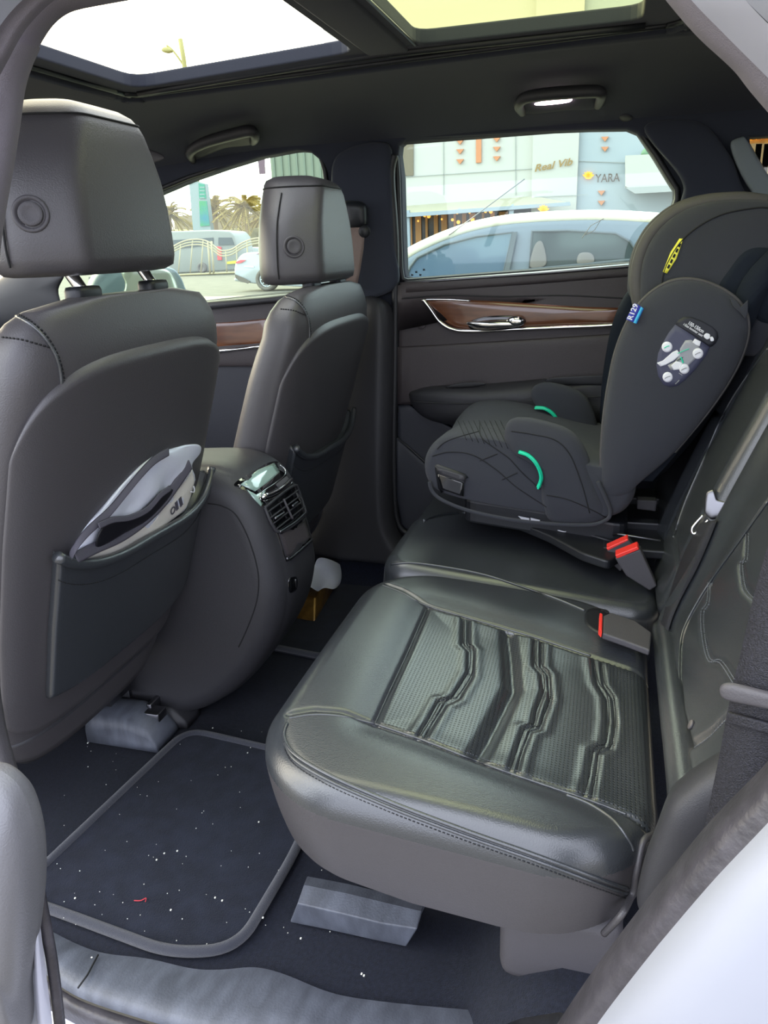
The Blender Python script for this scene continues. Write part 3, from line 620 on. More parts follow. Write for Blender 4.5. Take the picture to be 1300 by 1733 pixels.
ln_ = hb.line([(958, 1345), (1000, 1362), (1040, 1390), (1066, 1425), (1072, 1440)], 30, .0002); obj('seam_ridge', *tube(ln_, .002), LEA, cu1)
obj('hem', *tube(cat([hb(1104, 1412, .003), hb(1085, 1425, .003), hb(1075, 1470, .003), hb(1066, 1510, .003), A(1052, 1548, x=-.64), A(1022, 1580, x=-.63)], 40), .0045), LEAS, cu1)
# far part of the bench
def hf_far(PX, PY, X, Y):
    pp = np.array(bl([(720, 880), (790, 868), (900, 892), (1000, 935), (1055, 970), (1110, 1000)])); xs = np.interp(PY, pp[::-1, 1], pp[::-1, 0])
    d = PX-xs; return -.028*np.clip(d/.05, 0, 1)**1.3-.004*g(PX-.045, .01)+.006*g(PX-.18, .10)
rf = rb
X, Y, PX, PY, Z = fold(.0425, .66, -.10, .476, .06, .185, .030, 150, hf_far)
cu3 = grid_obj('cushion', PX, PY, Z, LEA, rf, fr=BF); h3 = HIT(cu3)
obj('piping', *tube(h3.line([(716, 882), (745, 872), (790, 869), (850, 878), (900, 893), (960, 915), (1000, 936)], 60, .0005), .0045), LEA, cu3)
h13 = HIT(cu1, cu3)
obj('split_seam', *tube(h13.line([(662, 955), (700, 953), (760, 961), (820, 973), (880, 992), (940, 1013), (990, 1034)], 60, .0006), .0026), LEA, cu3)
# heel board and what stands under the bench
o = obj('bench_bracket', *merge(box((-.47, .28, .150), (.16, .03, .02)), box((-.52, .31, .150), (.02, .08, .02))), STL, None, bevel=.003); tag(o, 'metal bracket under the front edge of the near rear bench cushion', 'bracket')
gcv = []
for px, z in (([(520, 1485), (590, 1498), (660, 1515), (722, 1528)], .060), ([(514, 1500), (585, 1514), (655, 1531), (714, 1545)], .066), ([(504, 1528), (577, 1545), (647, 1562), (706, 1572)], .060), ([(492, 1558), (562, 1572), (634, 1588), (688, 1599)], .010)): gcv.append([A(x, y, z=z) for x, y in px])
vs_, fs_ = loft(gcv, cap=False, closed=False)
o = obj('anchor_cover', vs_, fs_, PLG, None, solid=.006, smooth=False, bevel=.004); tag(o, 'grey plastic cover on the carpet beneath the near rear bench', 'plastic cover')
o = obj('seat_foot', *merge(box((-.55, .05, .12), (.10, .16, .13))), PLT, None, bevel=.02, bseg=3); tag(o, 'taupe plastic seat foot under the rear corner of the bench', 'seat foot')
# ------------------------------------------------------------------ small builders that follow a surface
def decal(name, px, hit, m, parent, off=.0012, h=.0, rings=5, smooth=True, n=60):
    """a thin flat piece laid on a built surface"""
    pl = [(p[0], p[1]) for p in (cat([(a, b, 0) for a, b in px], n, True) if smooth else px)]
    c = (sum(p[0] for p in pl)/len(pl), sum(p[1] for p in pl)/len(pl)); R = []
    for t in np.linspace(1, .12, rings):
        R.append([hit(c[0]+(p[0]-c[0])*t, c[1]+(p[1]-c[1])*t, off+(h if t < .995 else 0)) for p in pl])
    base = [hit(p[0], p[1], off-.002) for p in pl]; R.insert(0, base)
    R = [[q if q is not None else base[0] for q in r] for r in R]
    for r in R:
        for i, q in enumerate(r):
            if q is None: r[i] = A(pl[i][0], pl[i][1], x=.2)
    vs, fs = loft(R, cap=False); nn = len(pl); fs.append(tuple(range(len(vs)-nn, len(vs))))
    return obj(name, vs, fs, m, parent)
def strip(name, lines, m, parent=None, n=50, sub=0, **k):
    """a skin through several edge lines; each line is (pixels, x of its plane)"""
    R = []
    for px, x in lines:
        q = cat(AL(px, x=x) if not isinstance(x, tuple) else [A(a, b, **{x[0]: x[1]}) for a, b in px], 200)
        L = np.concatenate([[0], np.cumsum([np.linalg.norm(b-a) for a, b in zip(q[:-1], q[1:])])]); t = np.linspace(0, L[-1], n); q = np.array(q)
        R.append([V([np.interp(tt, L, q[:, i]) for i in range(3)]) for tt in t])
    return obj(name, *loft(R, cap=False, closed=False), m, parent, sub=sub, **k)
def strap(name, Lp, Rp, pl, m, parent, th=.0016, n=40, **k):
    a = [A(x, y, pl) for x, y in cat2(Lp, n)]; b = [A(x, y, pl) for x, y in cat2(Rp, n)]; nv = V(pl[1])/np.linalg.norm(pl[1])
    R = [[p-nv*th, (p+q)/2-nv*th*1.6, q-nv*th, q+nv*th, (p+q)/2+nv*th, p+nv*th] for p, q in zip(a, b)]
    return obj(name, *loft(R), m, parent, **k)
def cat2(px, n):
    q = np.array(cat([(a, b, 0) for a, b in px], 200)); L = np.concatenate([[0], np.cumsum(np.hypot(*(q[1:, :2]-q[:-1, :2]).T))])
    return [(np.interp(t, L, q[:, 0]), np.interp(t, L, q[:, 1])) for t in np.linspace(0, L[-1], n)]
def ftext(name, s, hit, p0, p1, pup, m, parent, off=.0022, bold=0, shear=0, h=None):
    """lettering from p0 to p1 on a surface, up towards pup"""
    a, b, c = (hit(*q, off) if callable(hit) else A(*q, hit) for q in (p0, p1, pup)); w = np.linalg.norm(b-a)
    e1 = (b-a)/w; e2 = (c-a)-e1*((c-a) @ e1); e2 = e2/np.linalg.norm(e2); H_ = np.linalg.norm((c-a)-e1*((c-a) @ e1))
    cu = bpy.data.curves.new(name, 'FONT'); cu.body = s; cu.size = 1; cu.extrude = .01; cu.shear = shear; cu.offset = bold; cu.resolution_u = 3
    t = bpy.data.objects.new('t', cu); me = bpy.data.meshes.new_from_object(t); bpy.data.objects.remove(t)
    P = np.array([v.co[:] for v in me.vertices]); x0, x1, y0, y1 = P[:, 0].min(), P[:, 0].max(), P[:, 1].min(), P[:, 1].max(); e3 = np.cross(e1, e2)
    vs = [a+e1*(q[0]-x0)/(x1-x0)*w+e2*(q[1]-y0)/(y1-y0)*H_+e3*q[2]*.03 for q in P]
    return obj(name, vs, [tuple(p.vertices) for p in me.polygons], m, parent, smooth=False)
# ------------------------------------------------------------------ centre console
cn = thing('centre_console', 'black centre console with rear air vents and display between the front seats', 'console', (-.02, .9, .02))
prof = cat([(1.45, .56, 0), (1.2, .585, 0), (.95, .605, 0), (.83, .612, 0), (.775, .607, 0), (.735, .590, 0), (.705, .560, 0), (.683, .51, 0), (.668, .45, 0), (.658, .39, 0), (.655, .33, 0), (.665, .27, 0), (.69, .21, 0), (.735, .14, 0), (.80, .075, 0), (.88, .03, 0), (1.0, .01, 0), (1.45, .01, 0)], 100)
prof = np.array(prof)[:, :2]-np.array((.010, 0)); tg = np.gradient(prof, axis=0); nn_ = np.stack([-tg[:, 1], tg[:, 0]], 1); nn_ /= np.linalg.norm(nn_, axis=1)[:, None]
cen = np.array((1.1, .3)); sgn = np.sign(((prof-cen)*nn_).sum(1).mean()); nn_ *= sgn
def csec(x, ins):
    q = prof-nn_*ins; return [V((x-(.13*max(0, .36-b) if x > 0 else 0)*min(1, x/.1), a+.10*max(0, .36-b)*(a < 1), b)) for a, b in q]
CX0, CX1 = -.105, .135
secs = []
for k in range(9): t = k/8*pi/2; secs.append(csec(CX0+.05*(1-cos(t)), .05*(1-sin(t))))
for x in (-.05, -.01, .03): secs.append(csec(x, -.003))
for k in range(9): t = (8-k)/8*pi/2; secs.append(csec(CX1-.04*(1-cos(t)), .04*(1-sin(t))))
cb = obj('console_body', *loft(secs, cap=True), PLA, cn); hc = HIT(cb)
obj('side_seam', *tube(hc.line([(352, 852), (375, 856), (398, 870), (418, 905), (433, 950), (438, 985), (434, 1020), (420, 1060), (404, 1095)], 60, .0002), .0013), STD, cb)
fr_ = decal('face_panel', [(396, 820), (425, 800), (458, 782), (480, 786), (500, 810), (519, 862), (532, 900), (529, 912), (490, 947), (482, 944), (468, 905), (445, 860), (418, 832)], hc, GLB, cn, .0006, rings=6)
decal('face_edge', [(471, 902), (484, 947), (492, 949), (531, 912), (534, 903), (521, 864)], hc, PLA, cn, .0012, smooth=False)
dsp = decal('display', [(407, 821), (435, 797), (463, 785), (472, 800), (455, 815), (431, 832)], hc, DISP, cn, .003, smooth=False)
decal('display', [(417, 829), (432, 838), (450, 828), (446, 838), (436, 846), (444, 852), (441, 857), (428, 843)], hc, DISP, cn, .0022, smooth=False)  # pale patch painting the reflection on the glass below the display
cl_ = hc.line([(472, 789), (480, 796), (479, 806), (462, 820), (444, 832), (438, 840), (440, 847), (452, 847), (472, 836), (490, 820), (491, 810)], 80, .004)
obj('chrome_outline', *tube(cl_, .0011), CHR, cn)
obj('control_bar', *tube(hc.line([(440, 842), (455, 838), (472, 828), (490, 812)], 20, .007), [.003]+[.0055]*18+[.003], 10), CHR, cn)
decal('control_buttons', [(466, 820), (484, 806), (488, 812), (470, 826)], hc, PLT, cn, .003, smooth=False)
vf = obj('vent_frame', *tube(hc.line([(446, 860), (500, 822), (519, 862), (471, 900), (446, 860)], 60, .003), .0036), PLA, cn)
obj('vent_lip', *tube(hc.line([(470, 901), (498, 883), (520, 862)], 20, .005), .0026), STL, vf)
obj('vent_divider', *tube(hc.line([(476, 846), (491, 879)], 8, .006), .0026), PLT, vf)
for i in range(4):
    t = (i+.7)/4.4; p0 = (446+25*t, 862+39*t); p1 = (500+19*t, 824+38*t)
    obj('vent_slat', *tube(hc.line([p0, p1], 10, .003), .0017, 6), PLA, vf)
obj('vent_tab', *tube(hc.line([(462, 878), (476, 869)], 8, .007), .0028), STL, vf); obj('vent_tab', *tube(hc.line([(490, 858), (499, 851)], 8, .007), .0028), STL, vf)
decal('vent_shutter', [(497, 831), (507, 829), (519, 857), (511, 861)], hc, PLT, vf, .004, smooth=False)
decal('pocket_net', [(474, 905), (520, 872), (529, 902), (526, 909), (488, 942), (484, 940)], hc, mat('net_fabric', (62, 56, 60), .8, bump=1, bscale=700), cn, .0016, smooth=False)
obj('pocket_rim', *tube(hc.line([(521, 870), (531, 902), (528, 911), (489, 945), (483, 943)], 40, .004), .003), STL, cn)
decal('usb_port', [(488, 982), (496, 976), (502, 978), (502, 996), (494, 1003), (489, 1000)], hc, GLB, cn, .001); obj('port_edge', *tube(hc.line([(499, 980), (500, 994)], 5, .002), .0012), STL, cn)
# ------------------------------------------------------------------ backrests of the rear bench
def frame_up(o, slope):
    e2 = V((0, -slope, 1)); e2 /= np.linalg.norm(e2); e1 = V((1, 0, 0)); e3 = np.cross(e1, e2)*-1; e3 = V((0, 1, slope))/np.linalg.norm((0, 1, slope)); return (o, e1, e2, e3)
bk = rb
FN = frame_up((0, -.098, .345), .40); FPn = (FN[0], FN[3])
def pb(px): return [((A(x, y, FPn)-V(FN[0])) @ FN[1], (A(x, y, FPn)-V(FN[0])) @ FN[2]) for x, y in px]
bch = [[(1203, 983), (1201, 1020), (1192, 1038), (1194, 1078), (1203, 1115), (1222, 1118), (1245, 1152)], [(1199, 983), (1197, 1019), (1187, 1037), (1189, 1080), (1199, 1118), (1218, 1122), (1241, 1156)],
       [(1268, 900), (1266, 946), (1258, 955), (1263, 995), (1278, 1014)], [(1263, 900), (1261, 945), (1253, 955), (1258, 998), (1274, 1018)]]
edge = pb([(1300, 845), (1250, 915), (1200, 985), (1165, 1045), (1152, 1085), (1150, 1150), (1153, 1210), (1166, 1262), (1200, 1240), (1240, 1200), (1300, 1150)])
def hf_b(PX, PY, X, Y):
    h = .018*np.exp(-((PX+.035)/.045)**2)-.008*g(seg_dist(PX, PY, edge), .006)
    for c in bch: h -= .0035*g(seg_dist(PX, PY, pb(c)), .004)
    return h+.004*np.sin(PX*20)*np.sin(PY*11)
X, Y, PX, PY, Z = fold(-.60, -.005, -.03, .60, .06, .13, .035, 130, hf_b)
ins_m = in_poly((PX[:-1, :-1]+PX[1:, 1:])/2, (PY[:-1, :-1]+PY[1:, 1:])/2, edge+[(-.55, .5)]) & (Z[:-1, :-1] > -.02)
b1 = grid_obj('backrest_pad', PX, PY, Z, LEA, bk, fr=FN); hbk = HIT(b1)
for c in bch[::2]+bch[1::2]: stitches('stitching', hbk.line(c, 60, .0006), STI, b1, .0008)
obj('insert_seam', *tube(hbk.line([(1300, 848), (1250, 918), (1200, 988), (1165, 1048), (1152, 1088), (1150, 1150), (1153, 1210), (1166, 1262)], 70, .0004), .002), LEA, b1)
stitches('stitching', hbk.line([(1168, 1270), (1200, 1248), (1236, 1212)], 40, .0006), STI, b1, .0008)
obj('snap_stud', *disc(hbk(1171, 1227), hbk.n, .007, .003), PLT, b1)
sd = cat(AL([(1108, 1412), (1132, 1352), (1165, 1320), (1210, 1290), (1260, 1270), (1300, 1330), (1240, 1420), (1160, 1500), (1098, 1540), (1078, 1520), (1090, 1460)], x=-.64), 60, True)
obj('side_bolster', *puff(sd, (-1, .1, .1), .03, p=2.5, back=.05), PLA, bk)
obj('base_roll', *tube(cat([(-.60, -.094, .345), (-.5, -.098, .340), (-.3, -.098, .337), (-.05, -.098, .337)], 30), .024, 14), LEA, bk)
bc = rb
FC = frame_up((0, -.088, .345), .335)
def hf_c(PX, PY, X, Y):
    return .010*np.exp(-((PX-.30)/.03)**2)-.008*g(PX-.24, .007)-.012*g(PY-.32-.15*np.abs(PX-.42), .006)*(PX > .25)+.006*np.sin(PY*9)-.006*g(PY-.10-.1*(PX-.05), .006)*(PX < .23)
X, Y, PX, PY, Z = fold(.003, .67, -.03, .62, .06, .13, .035, 110, hf_c)
b2 = grid_obj('backrest_pad', PX, PY, Z, LEA, bc, fr=FC); hb2 = HIT(b2)
obj('pad_seam', *tube(hb2.line([(1300, 590), (1262, 640), (1225, 700), (1190, 780), (1160, 850), (1140, 910)], 60, .0003), .0022), LEA, b2)
obj('pad_seam', *tube(hb2.line([(1300, 555), (1262, 576), (1242, 590)], 30, .0004), .0022), LEA, b2)
# ------------------------------------------------------------------ belts and buckles
mb = thing('rear_seat_belt', 'grey seat belt with metal tongue lying on the middle rear backrest', 'seat belt', A(1112, 1100, x=.0))
HS = HIT(b1, b2, cu1, cu3)
def hstrap(name, Lp, Rp, m, parent, n=40, off=.007):
    R = []
    for p, q in zip(cat2(Lp, n), cat2(Rp, n)):
        a, b = HS(*p, 0), HS(*q, 0)
        if a is None or b is None: continue
        da, db = (CAM-a)/np.linalg.norm(CAM-a), (CAM-b)/np.linalg.norm(CAM-b); R.append((a+da*off, b+db*off, da))
    for _ in range(6): R = [R[0]]+[tuple((R[i-1][k]+R[i][k]*2+R[i+1][k])/4 for k in range(3)) for i in range(1, len(R)-1)]+[R[-1]]
    return obj(name, *loft([[a, (a+b)/2+d*.001, b, b+d*.003, (a+b)/2+d*.004, a+d*.003] for a, b, d in R]), m, parent)
P0 = ((-.012, 0, 0), (-1, 0, .0)); PM = ((-.01, -.12, .4), (-1, .35, .25)); PM2 = ((-.045, -.105, .41), (-1, .35, .25))
strap('webbing', [(1330, 655), (1292, 712), (1252, 772), (1214, 831)], [(1350, 685), (1312, 742), (1272, 800), (1233, 849)], PM, WEBL, mb)
hstrap('webbing', [(1186, 885), (1168, 915), (1150, 955), (1132, 1010), (1120, 1050), (1112, 1082), (1106, 1100)], [(1214, 880), (1196, 925), (1178, 965), (1154, 1010), (1138, 1045), (1128, 1080), (1118, 1108)], WEB, mb)
tg_ = puff(round_poly(AL([(1196, 832), (1208, 827), (1214, 845), (1236, 850), (1240, 862), (1222, 876), (1204, 880), (1192, 868), (1193, 848)], PM), .004, 3), PM[1], .006, p=4, back=.004)
tn = obj('tongue_grip', *tg_, STL, mb)
lp = AL([(1180, 869), (1188, 872), (1200, 880), (1190, 896), (1183, 903), (1170, 896), (1178, 884)], PM)
obj('tongue_loop', *tube(cat(AL([(1190, 872), (1172, 894), (1177, 903), (1199, 880)], PM), 30), .0028), CHR, mb)
obj('stopper', *puff(cat(AL([(1192, 888), (1206, 884), (1208, 894), (1196, 906), (1188, 904)], PM), 20, True), PM[1], .005, back=.002), PLD, mb)
nb = thing('rear_seat_belt', 'black seat belt hanging beside the rear door opening, with a bar tongue', 'seat belt', A(1210, 1400, x=-.69))
PN = ((-.70, -.1, .5), (-1, .45, .05))
strap('webbing', [(1350, 760), (1322, 850), (1298, 930), (1276, 1010), (1258, 1090), (1241, 1160), (1230, 1215), (1214, 1300), (1190, 1412), (1175, 1480), (1160, 1600), (1150, 1800)], [(1450, 790), (1422, 880), (1398, 960), (1376, 1040), (1358, 1110), (1341, 1190), (1330, 1240), (1314, 1310), (1290, 1440), (1280, 1500), (1262, 1620), (1250, 1820)], PN, WEB, nb, n=60)
strap('webbing_fold', [(1233, 1205), (1231, 1217), (1231, 1222)], [(1330, 1232), (1330, 1244), (1330, 1249)], ((-.708, -.1, .5), PN[1]), WEB, nb, th=.002, n=6)
obj('anchor_webbing', *box((-.72, -.12, .13), (.004, .047, .24)), WEB, nb)
obj('tongue_bar', *puff(round_poly(AL([(1217, 1166), (1222, 1157), (1236, 1155), (1262, 1161), (1345, 1182), (1345, 1207), (1300, 1198), (1240, 1186), (1222, 1180)], ((-.715, -.1, .5), PN[1])), .004, 3), PN[1], .006, p=3, back=.004), PLT, nb)
def buckle(label, body, red, x, dep, pl=None, group=None):
    t = thing('belt_buckle', label, 'belt buckle', A(*body[0], x=x) if pl is None else A(*body[0], pl), group)
    bo = AL(body, x=x) if pl is None else AL(body, pl); ro = AL(red, x=x) if pl is None else AL(red, pl)
    obj('buckle_body', *slab(bo, dep), PLT, t, bevel=.003, bseg=3, smooth=False); d = V(dep)
    obj('release_button', *slab([p-d*.06+V((0, .001, .002)) for p in ro], d*1.05), RED, t, bevel=.0015, smooth=False)
buckle('black belt buckle with red button, front one of the pair below the booster seat', [(1041, 945), (1084, 930), (1112, 992), (1100, 1000), (1060, 975)], [(1042, 941), (1080, 926), (1083, 931), (1045, 947)], .11, (.028, 0, 0))
buckle('black belt buckle tucked behind the other one below the booster seat', [(1027, 930), (1064, 913), (1076, 930), (1050, 968), (1036, 955)], [(1027, 929), (1063, 913), (1065, 916), (1030, 933)], .165, (.026, 0, 0))
PB_ = ((0, 0, .375), (0, -.11, 1))
buckle('black belt buckle with red end lying in its recess in the near bench cushion', [(1021, 1042), (1034, 1036), (1075, 1050), (1103, 1070), (1100, 1100), (1060, 1085), (1020, 1071)], [(1016, 1039), (1021, 1041), (1020, 1072), (1015, 1066)], 0, (0, .001, -.012), PB_)
h13 = HIT(cu1, cu3)
o = decal('buckle_recess', [(992, 1036), (1004, 1030), (1030, 1034), (1024, 1055), (1018, 1072), (1000, 1064), (990, 1052)], h13, PLD, cu3, .0008)
# ------------------------------------------------------------------ mats and small things on the floor
def floor_mat(name, pts, label, z0, h=.010):
    t = thing(name, label, 'floor mat', (sum(p[0] for p in pts)/len(pts), sum(p[1] for p in pts)/len(pts), z0))
    o_ = [V((p[0], p[1], z0+.001)) for p in round_poly([(a, b, 0) for a, b in pts], .055, 8)]; c = sum(o_)/len(o_); R = [o_]
    for k, z in ((1, h*.7), (.985, h), (.96, h), (.8, h), (.5, h), (.1, h)): R.append([c+(p-c)*k+V((0, 0, z)) for p in o_])
    obj('mat_pile', *loft(R), MATT, t); obj('edge_binding', *tube([c+(p-c)*.985+V((0, 0, h*.9)) for p in o_], .0085, 10, True), MATE, t); return t
mp_ = [A(x, y, z=.012)[:2] for x, y in ((322, 1236), (560, 1290), (500, 1445), (345, 1640), (70, 1540), (-60, 1500), (-40, 1560), (-80, 1580))]
mp_ = [A(325, 1232, z=.012)[:2], A(560, 1285, z=.012)[:2], A(508, 1438, z=.012)[:2], A(400, 1605, z=.012)[:2], A(345, 1628, z=.012)[:2], A(230, 1600, z=.012)[:2], A(75, 1535, z=.012)[:2], A(-30, 1500, z=.012)[:2], A(20, 1516, z=.012)[:2]]
mp_ = mp_[:7]+[A(0, 1528, z=.012)[:2], A(20, 1518, z=.012)[:2]][:0]+[A(58, 1482, z=.012)[:2]]
mp_ = [A(*q, z=.012)[:2] for q in ((318, 1234), (560, 1290), (505, 1440), (405, 1610), (290, 1618), (75, 1538), (-20, 1508), (-60, 1580))][:7]+[A(40, 1498, z=.012)[:2]]
floor_mat('floor_mat', [tuple(p) for p in mp_], 'dark carpet floor mat with grey bound edge, in front of the near bench', .004)
fm = [A(*q, z=.012)[:2] for q in ((438, 1093), (560, 1118), (700, 960), (560, 945))]
floor_mat('floor_mat', [tuple(p) for p in fm], 'dark carpet floor mat beyond the centre console, under the tissue box', .004, .012)
tb = thing('tissue_box', 'small bronze foil tissue packet on the far mat beside the console', 'tissue box', A(510, 1045, z=.02))
zb = .02
bx = [A(486, 1046, z=zb), A(524, 1052, z=zb), A(566, 955, z=.06), A(535, 935, z=.06)]
b0_, b1_ = A(492, 1046, z=.018), A(534, 1053, z=.018); dirx = V((.21, .02, 0)); up_ = V((0, 0, .07))
bxv = [b0_, b1_, b1_+dirx, b0_+dirx]; ctr = (b0_+b1_)/2
top_ = [p+up_ for p in bxv]; top_[0] = top_[0]+V((.035, -.005, -.01)); top_[1] = top_[1]+V((.045, .012, -.015))
obj('packet', bxv+top_, [(3, 2, 1, 0), (4, 5, 6, 7), (0, 1, 5, 4), (1, 2, 6, 5), (2, 3, 7, 6), (3, 0, 4, 7)], GOLD, tb, smooth=False, bevel=.006)
tis = [[(537, 940), (560, 946), (583, 957), (583, 972)], [(532, 955), (556, 960), (580, 970), (579, 984)], [(527, 970), (550, 976), (574, 986), (570, 996)], [(522, 982), (542, 992), (548, 988), (562, 999)], [(517, 989), (532, 998), (540, 1004), (545, 990)]]
R = [[A(x, y, y=.80+.012*((i*3+j*5) % 4)-.02*i/3) for j, (x, y) in enumerate(r)] for i, r in enumerate(tis)]
o = obj('tissue', *loft(R, cap=False, closed=False), TISS, None, solid=.001, sub=2); tag(o, 'crumpled white tissue hanging out of the bronze packet', 'tissue')
# scattered crumbs and threads
cr = []
for _ in range(90):
    x, y = rng.uniform(90, 560), rng.uniform(1230, 1600); p = A(x, y, z=.0155)
    cr.append(box(p+V((0, 0, .001)), rng.uniform(.0005, .0015, 3)))
for (x, y) in ((278, 1444), (300, 1440), (265, 1455), (364, 1519), (376, 1524), (289, 1540), (127, 1520), (438, 1391), (360, 1232), (366, 1247), (419, 1274), (463, 1247), (155, 1621), (445, 1553), (509, 1588), (612, 1648), (616, 1651)): cr.append(box(A(x, y, z=.017), (.0026, .0022, .0015)))
o = obj('crumbs', *merge(*cr), CRB, None, smooth=False); tag(o, 'white crumbs scattered over the floor mat and carpet', 'crumbs', kind='stuff')
o = obj('thread', *tube(cat([A(*q, z=.018) for q in ((227, 1524), (238, 1524), (247, 1520), (246, 1526))], 20), .0008), RTH, None); tag(o, 'short red thread lying on the near floor mat', 'thread')
o = obj('thread', *tube(cat([A(*q, z=.004) for q in ((148, 1258), (158, 1246), (170, 1232), (183, 1223))], 20), .0013), CRB, None); tag(o, 'white thread on the carpet beside the grey rail cover', 'thread')
# ------------------------------------------------------------------ bag in the seat pocket
bgt = thing('grocery_bag', 'crumpled silver bag with dark binding stuffed in the near seat back pocket', 'bag', A(215, 930, ((0, .70, .88), (0, -1, -.31))))
BP1 = ((0, .693, .88), (0, -1, -.31)); BP2 = ((0, .684, .88), (0, -1, -.31))
def crumple(o_, s=.004, f=60):
    for v in o_.data.vertices:
        c = v.co; d = sin(c.x*f+3*sin(c.z*f*.7))*.6+sin(c.z*f*1.7+c.x*f*.9)*.4; v.co.y += s*d
    return o_
b_ = crumple(obj('back_face', *puff(cat(AL([(122, 944), (140, 900), (175, 855), (212, 812), (248, 778), (285, 760), (318, 752), (335, 753), (337, 765), (326, 786), (324, 835), (298, 872), (212, 930), (130, 946)], BP1), 90, True), BP1[1], .014, p=2.5, rings=16), SIL, bgt))
f_ = crumple(obj('front_face', *puff(cat(AL([(146, 942), (200, 922), (250, 892), (290, 850), (316, 812), (326, 796), (324, 838), (302, 870), (258, 905), (212, 932), (150, 946)], BP2), 90, True), BP2[1], .005, p=3, rings=12), BAGW, bgt), .002)
BT2 = ((0, .674, .88), (0, -1, -.31)); BT1 = ((0, .676, .88), (0, -1, -.31))
obj('rim_binding', *ribbon(cat(AL([(128, 944), (160, 928), (205, 908), (245, 880), (280, 845), (308, 806), (322, 786)], BT2), 50), (.0, .004, .016), .002, (0, -1, -.3)), BAGD, bgt)
obj('rim_binding', *ribbon(cat(AL([(118, 944), (130, 922), (150, 898), (185, 866), (215, 830), (240, 800), (262, 778), (285, 764)], BT1), 50), (.008, .004, .012), .002, (0, -1, -.3)), BAGD, bgt)
obj('dark_lining', *puff(cat(AL([(163, 926), (166, 905), (182, 884), (215, 878), (250, 862), (275, 836), (288, 828), (294, 832), (276, 856), (250, 880), (210, 902), (180, 920)], BT2), 50, True), BP1[1], .004), BAGK, bgt)
obj('strap', *ribbon(cat(AL([(167, 890), (190, 880), (220, 876), (250, 862), (272, 838), (288, 826)], ((0, .668, .88), (0, -1, -.31))), 40), (0, .002, .009), .0015, (0, -1, -.3)), BAGD, bgt)
hbg = HIT(f_)
for s_, p0, p1, pu in (('o', (288, 873), (296, 865), (286, 862)), ('l', (297, 864), (301, 860), (297, 848)), ('l', (304, 858), (308, 853), (304, 841))):
    q = hbg(*p0, .002)
    if q is not None and hbg(*p1) is not None and hbg(*pu) is not None: ftext('printed_letter', s_, hbg, p0, p1, pu, BAGD, f_, .002)
obj('handle_hook', *tube(cat(AL([(323, 832), (328, 833), (329, 828), (328, 823)], BT2), 12), .0012, 6), LBW, bgt)
# ------------------------------------------------------------------ child booster seat on the far side of the bench
bo = thing('booster_seat', 'black high-back child booster seat with green belt guides on the far bench', 'booster seat', (.42, .2, .42))
BX0, BX1 = .205, .635
bprof = cat([(.0, .462, 0), (.10, .458, 0), (.25, .470, 0), (.36, .490, 0), (.402, .515, 0), (.412, .560, 0), (.392, .602, 0), (.345, .628, 0), (.25, .624, 0), (.15, .60, 0), (.05, .575, 0), (-.02, .56, 0), (-.035, .51, 0)], 90, True)
bp_ = np.array(bprof)[:, :2]; bc_ = bp_.mean(0); secs = []
for k in range(8): t = k/7*pi/2; secs.append([V((BX0+.035*(1-cos(t)), *(bc_+(q-bc_)*(1.02-.10*(1-sin(t)))))) for q in bp_])
for x in (.30, .36, .42, .48, .54): secs.append([V((x, q[0], q[1]-(.012*cos((x-.42)/.12*pi/2) if q[1] > .55 else 0))) for q in bp_])
for k in range(8): t = (7-k)/7*pi/2; secs.append([V((BX1-.04*(1-cos(t)), *(bc_+(q-bc_)*(1-.12*(1-sin(t)))))) for q in bp_])
sh = obj('base_shell', *loft(secs), BOF, bo); hs_ = HIT(sh)
def side_pad(name, px, x, m, out=.03, back=.03, par=bo, n=80):
    return obj(name, *puff(cat(AL(px, x=x), n, True), (-1, .05, 0), out, p=2.6, back=back, rings=10), m, par)
a1 = side_pad('armrest', [(857, 748), (855, 724), (866, 709), (890, 707), (930, 715), (965, 729), (990, 758), (1005, 800), (1020, 835), (1031, 862), (1020, 882), (985, 888), (935, 882), (918, 850), (917, 822), (911, 793), (896, 774), (872, 764)], .225, BOF, .035, .04)
a2 = side_pad('armrest', [(899, 668), (905, 653), (925, 647), (960, 654), (990, 670), (1006, 700), (1014, 740), (1012, 790), (985, 790), (955, 740), (945, 712), (930, 698), (910, 688)], .59, BOF, .03, .04)
sp = cat([(728, 812), (733, 785), (760, 768), (800, 768), (845, 792), (880, 825), (925, 853), (980, 872), (1031, 876), (1024, 888), (960, 890), (900, 886), (820, 872), (765, 858), (735, 836)], 60, True)
skn = decal('side_skirt', [(p[0], p[1]) for p in sp], hs_, BOF, bo, .002, smooth=False) if False else None
obj('hem_piping', *tube(cat(AL([(727, 815), (732, 832), (752, 848), (800, 866), (870, 880), (940, 887), (1000, 888), (1026, 880), (1033, 868), (1028, 850), (1012, 815)], x=.198), 80), .0042), BOF, sh)
hsa = HIT(sh, a1, a2)
for px in ([(732, 772), (760, 765), (800, 770), (840, 795), (875, 825), (925, 858)], [(812, 715), (815, 740), (840, 760), (862, 776), (884, 800), (915, 828)], [(812, 730), (760, 745), (740, 760)], [(866, 730), (900, 735), (940, 745), (965, 770), (985, 820), (998, 868)], [(1033, 880), (1000, 862), (960, 845), (925, 838)], [(842, 768), (812, 780)], [(876, 800), (850, 812)]):
    q = hsa.line(px, 40, .0003)
    if len(q) > 4: obj('cover_seam', *tube(q, .0012), STD, sh)
for k in range(9):
    q = hs_.line([(775+k*9, 712), (790+k*10, 745+k*2)], 12, .0002)
    if len(q) > 3: obj('quilt_line', *tube(q, .0008), STD, sh)
